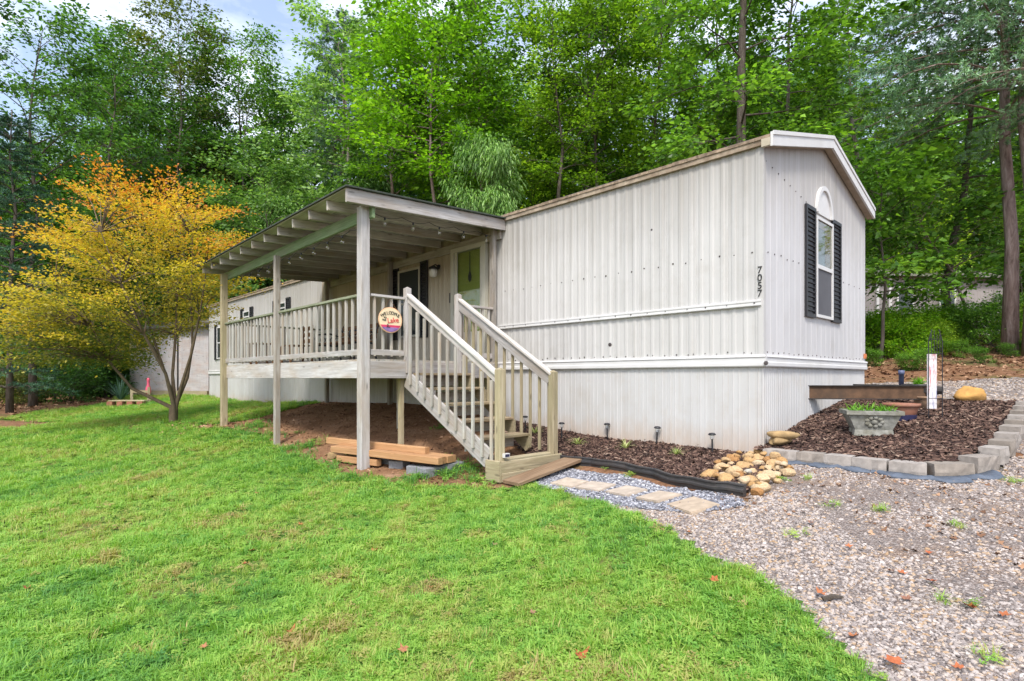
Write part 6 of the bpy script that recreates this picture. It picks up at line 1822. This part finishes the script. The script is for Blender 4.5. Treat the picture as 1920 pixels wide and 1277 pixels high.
tree('sapling', gen_tree(84, 5.2, .34, 1.3, 18, 6, 36, .17, tr=.05, wander=.15, flat=.3, width=.36), at(1648, 14.6), 5.6, 'thin sapling just right of the house end', F_MID, M_BARK, rot=.9)
tree('leaning_tree', gen_tree(85, 5, .35, 1.8, 20, 7, 40, .18, tr=.06, wander=.15, flat=.25, width=.36), at(1832, 16), 5.5, 'small leaning brown-stemmed tree in the shrubs at right', F_MID, M_BARKP, lean=(R(-24), FWD), rot=.2)
tree('hemlock', T_PINE[1], at(18, 18.5), 10, 'dark feathery conifer at the left edge of the picture', F_TEAL, M_BARK, rot=.2)
tree('shade_tree', T_BROAD[1], at(62, 21), 15.5, 'broad dark-trunked tree at the left woods edge', F_DARK, M_BARK, rot=.2)
tree('shade_tree', T_BROAD[0], at(215, 25), 17, 'broad tree above the maple in the left woods', F_DARK, M_BARK, rot=1.2)

T_TRUNK = [gen_tree(86, 17, .52, 2.6, 26, 8, 46, .17, spread=.2, up0=.3, tr=.15, wander=.3), gen_tree(87, 16, .46, 2.4, 26, 8, 46, .17, spread=.2, up0=.2, tr=.13, wander=.35)]
for k, (px, d, H, lab, m, bk) in enumerate(((745, 25, 17, 'bare reddish trunk with high crown left of the lime-topped tree', F_MID, M_BARKP), (903, 23, 17, 'leaning reddish trunk right of the lime-topped tree', F_MID, M_BARKP),
        (1040, 22, 16, 'thin dark trunk above the middle of the long roof', F_YEL, M_BARK), (1098, 24, 18, 'slim dark trunk left of the forked tree behind the roof', F_MID, M_BARK),
        (1245, 23, 17, 'slender dark tree right of the forked tree behind the roof', F_YEL, M_BARK), (655, 27, 19, 'brown trunk showing between pale leaves above the porch roof', F_PALE, M_BARKG),
        (1330, 24, 18, 'thin trunk just left of the big grey trunk behind the gable', F_MID, M_BARK), (1475, 19, 16, 'slim tree right of the gable peak', F_MID, M_BARKG),
        (1610, 22, 16, 'thin tree rising behind the far eave of the end wall', F_YEL, M_BARKG))):
    tree('slender_tree', T_TRUNK[k % 2], at(px, d), H, lab, m, bk, rot=k * 1.3)

# ---- the rest of the wood, in groups
HUE = {'leaf_mid': 'mid-green', 'leaf_dark': 'dark green', 'leaf_lime': 'lime-green', 'leaf_yellowgreen': 'yellow-green', 'leaf_pale': 'pale green', 'leaf_olive': 'olive'}
def place(px):
    for lim, t in ((90, 'at the left edge of the picture'), (330, 'above the orange maple'), (520, 'between maple and porch roof'), (700, 'above the porch roof'), (950, 'above where porch meets house'),
                   (1190, 'above the middle of the long roof'), (1430, 'behind the gable end of the roof'), (1600, 'just right of the gable peak'), (1740, 'beside the house end at right'), (1850, 'left of the pine trunks')):
        if px < lim: return t
    return 'by the pines at the right edge'
def grove(n, x0, x1, d0, d1, protos, mats, h0, h1, lab, grp, seed, cond=None, name='woodland_tree', mind=55):
    rr = random.Random(seed); done = []
    k = 0; tries = 0
    while k < n and tries < 4000:
        tries += 1
        px = rr.uniform(x0, x1); d = rr.uniform(d0, d1)
        if any(abs(px - a) < mind * 20 / d and abs(d - b) < 3.5 for a, b in done): continue
        H = rr.uniform(h0, h1)
        if cond:
            H = cond(px, d, H)
            if H is None: continue
        done.append((px, d))
        pr = rr.choice(protos); m = rr.choice(mats)
        tree(name, pr, at(px, d), H, '%s %s leafy tree %s%s' % (lab, HUE[m.name], place(px), ', left woods' if x0 < -200 else ''), m, rr.choice((M_BARK, M_BARKG, M_BARK)), grp, rot=rr.uniform(0, 6.28))
        k += 1
def gap(px, d, H):
    """Leave the open patches of sky that the photograph shows."""
    if 775 < px < 895 and d < 25: return None
    for a, b, row in ((520, 615, 110), (1440, 1540, 170)):
        w = 3.0 / d * K
        if a - w * 0.8 < px < b + w * 0.8:
            H = min(H, (HOR - row) / K * d + 1.5 - 1.0)
            if H < 5: return None
    return H
MX = [F_MID, F_DARK, F_MID, F_YEL]
grove(12, -250, 500, 31, 44, T_BROAD + T_SLIM, [F_DARK, F_MID, F_OLIVE, F_MID], 16, 23, 'tall', 'trees in the left woods', 1, gap)
grove(7, -250, 420, 21, 30, T_UNDER + T_LAYER, [F_DARK, F_MID], 5, 8.5, 'low', 'low trees in the left woods', 2)
grove(15, 430, 1360, 27, 40, T_BROAD + T_SLIM, [F_MID, F_YEL, F_YEL, F_MID, F_PALE, F_DARK], 17, 24, 'tall', 'tall trees behind the house', 3, gap)
grove(13, 430, 1480, 24, 32, T_UNDER + T_DROOP, [F_MID, F_YEL, F_PALE, F_PALE, F_MID], 7.5, 11, 'low', 'low trees behind the house', 4, gap)
grove(10, 1300, 2250, 23, 38, T_BROAD, [F_MID, F_YEL, F_DARK], 14, 19, 'tall', 'trees in the right wood', 5, gap)
grove(6, 1580, 2150, 20, 32, T_LAYER + T_UNDER, [F_MID, F_YEL, F_MID], 5, 9, 'low', 'low trees in the right wood', 6, lambda px, d, H: None if (d < 27 and 1560 < px < 1830) else H)
# shrubs
def shrubs(n, x0, x1, d0, d1, mats, h0, h1, lab, grp, seed):
    rr = random.Random(seed)
    for k in range(n):
        px = x0 + (x1 - x0) * (k + rr.random()) / n; d = rr.uniform(d0, d1)
        tree('shrub', rr.choice(T_BUSH), at(px, d), rr.uniform(h0, h1), '%s, %s' % (lab, place(px)), rr.choice(mats), None, grp, rot=rr.uniform(0, 6.28), cat='shrub')
shrubs(14, 1600, 1800, 14.6, 18.5, [F_LIME, F_LIME, F_LIME, F_YEL], 0.9, 1.5, 'bright yellow-green shrub on the slope', 'bright shrubs on the slope', 11)
shrubs(9, 1700, 2010, 14.6, 17.5, [F_MID, F_YEL, F_MID], 0.9, 1.5, 'green shrub behind the leafy bank', 'green shrubs on the slope', 12)
shrubs(8, 1625, 1990, 12.2, 14.6, [F_MID], 0.28, 0.5, 'low weed clump on the leaf-covered bank', 'low plants on the bank', 13)
shrubs(9, -120, 235, 22, 27, [F_DARK, F_OLIVE, F_DARK], 1.4, 2.6, 'shady undergrowth shrub in the left woods', 'undergrowth in the left woods', 14)
# far wood that reads as one mass
cl = [gen_tree(91, 5, .02, 2.6, 26, 6, 34, .30, tr=.05, spread=.45, flat=.8)[1], gen_tree(92, 5, .02, 2.6, 26, 6, 34, .30, tr=.05, spread=.45, flat=.8)[1]]
C_CL = proto_coll('far_wood_clump', cl, F_MID)
n = 420
xs = NR.uniform(-500, 2420, n); dd = NR.uniform(34, 62, n)
pp = np.array([list(at(a, b)) for a, b in zip(xs, dd)])
hz = NR.uniform(0, 1, n) ** 1.4 * np.where((xs > 500) & (xs < 640), 5.0, 10.0)
rot = np.stack([NR.normal(0, .2, n), NR.normal(0, .2, n), NR.uniform(0, 6.28, n)], -1)
scatter('far_wood', np.stack([pp[:, 0], pp[:, 1], ground_np(pp[:, 0], pp[:, 1]) + hz - 0.5], -1), rot, NR.uniform(.8, 1.5, n), NR.integers(0, 2, n), C_CL, 'distant green wood behind the nearer trees', 'wood')
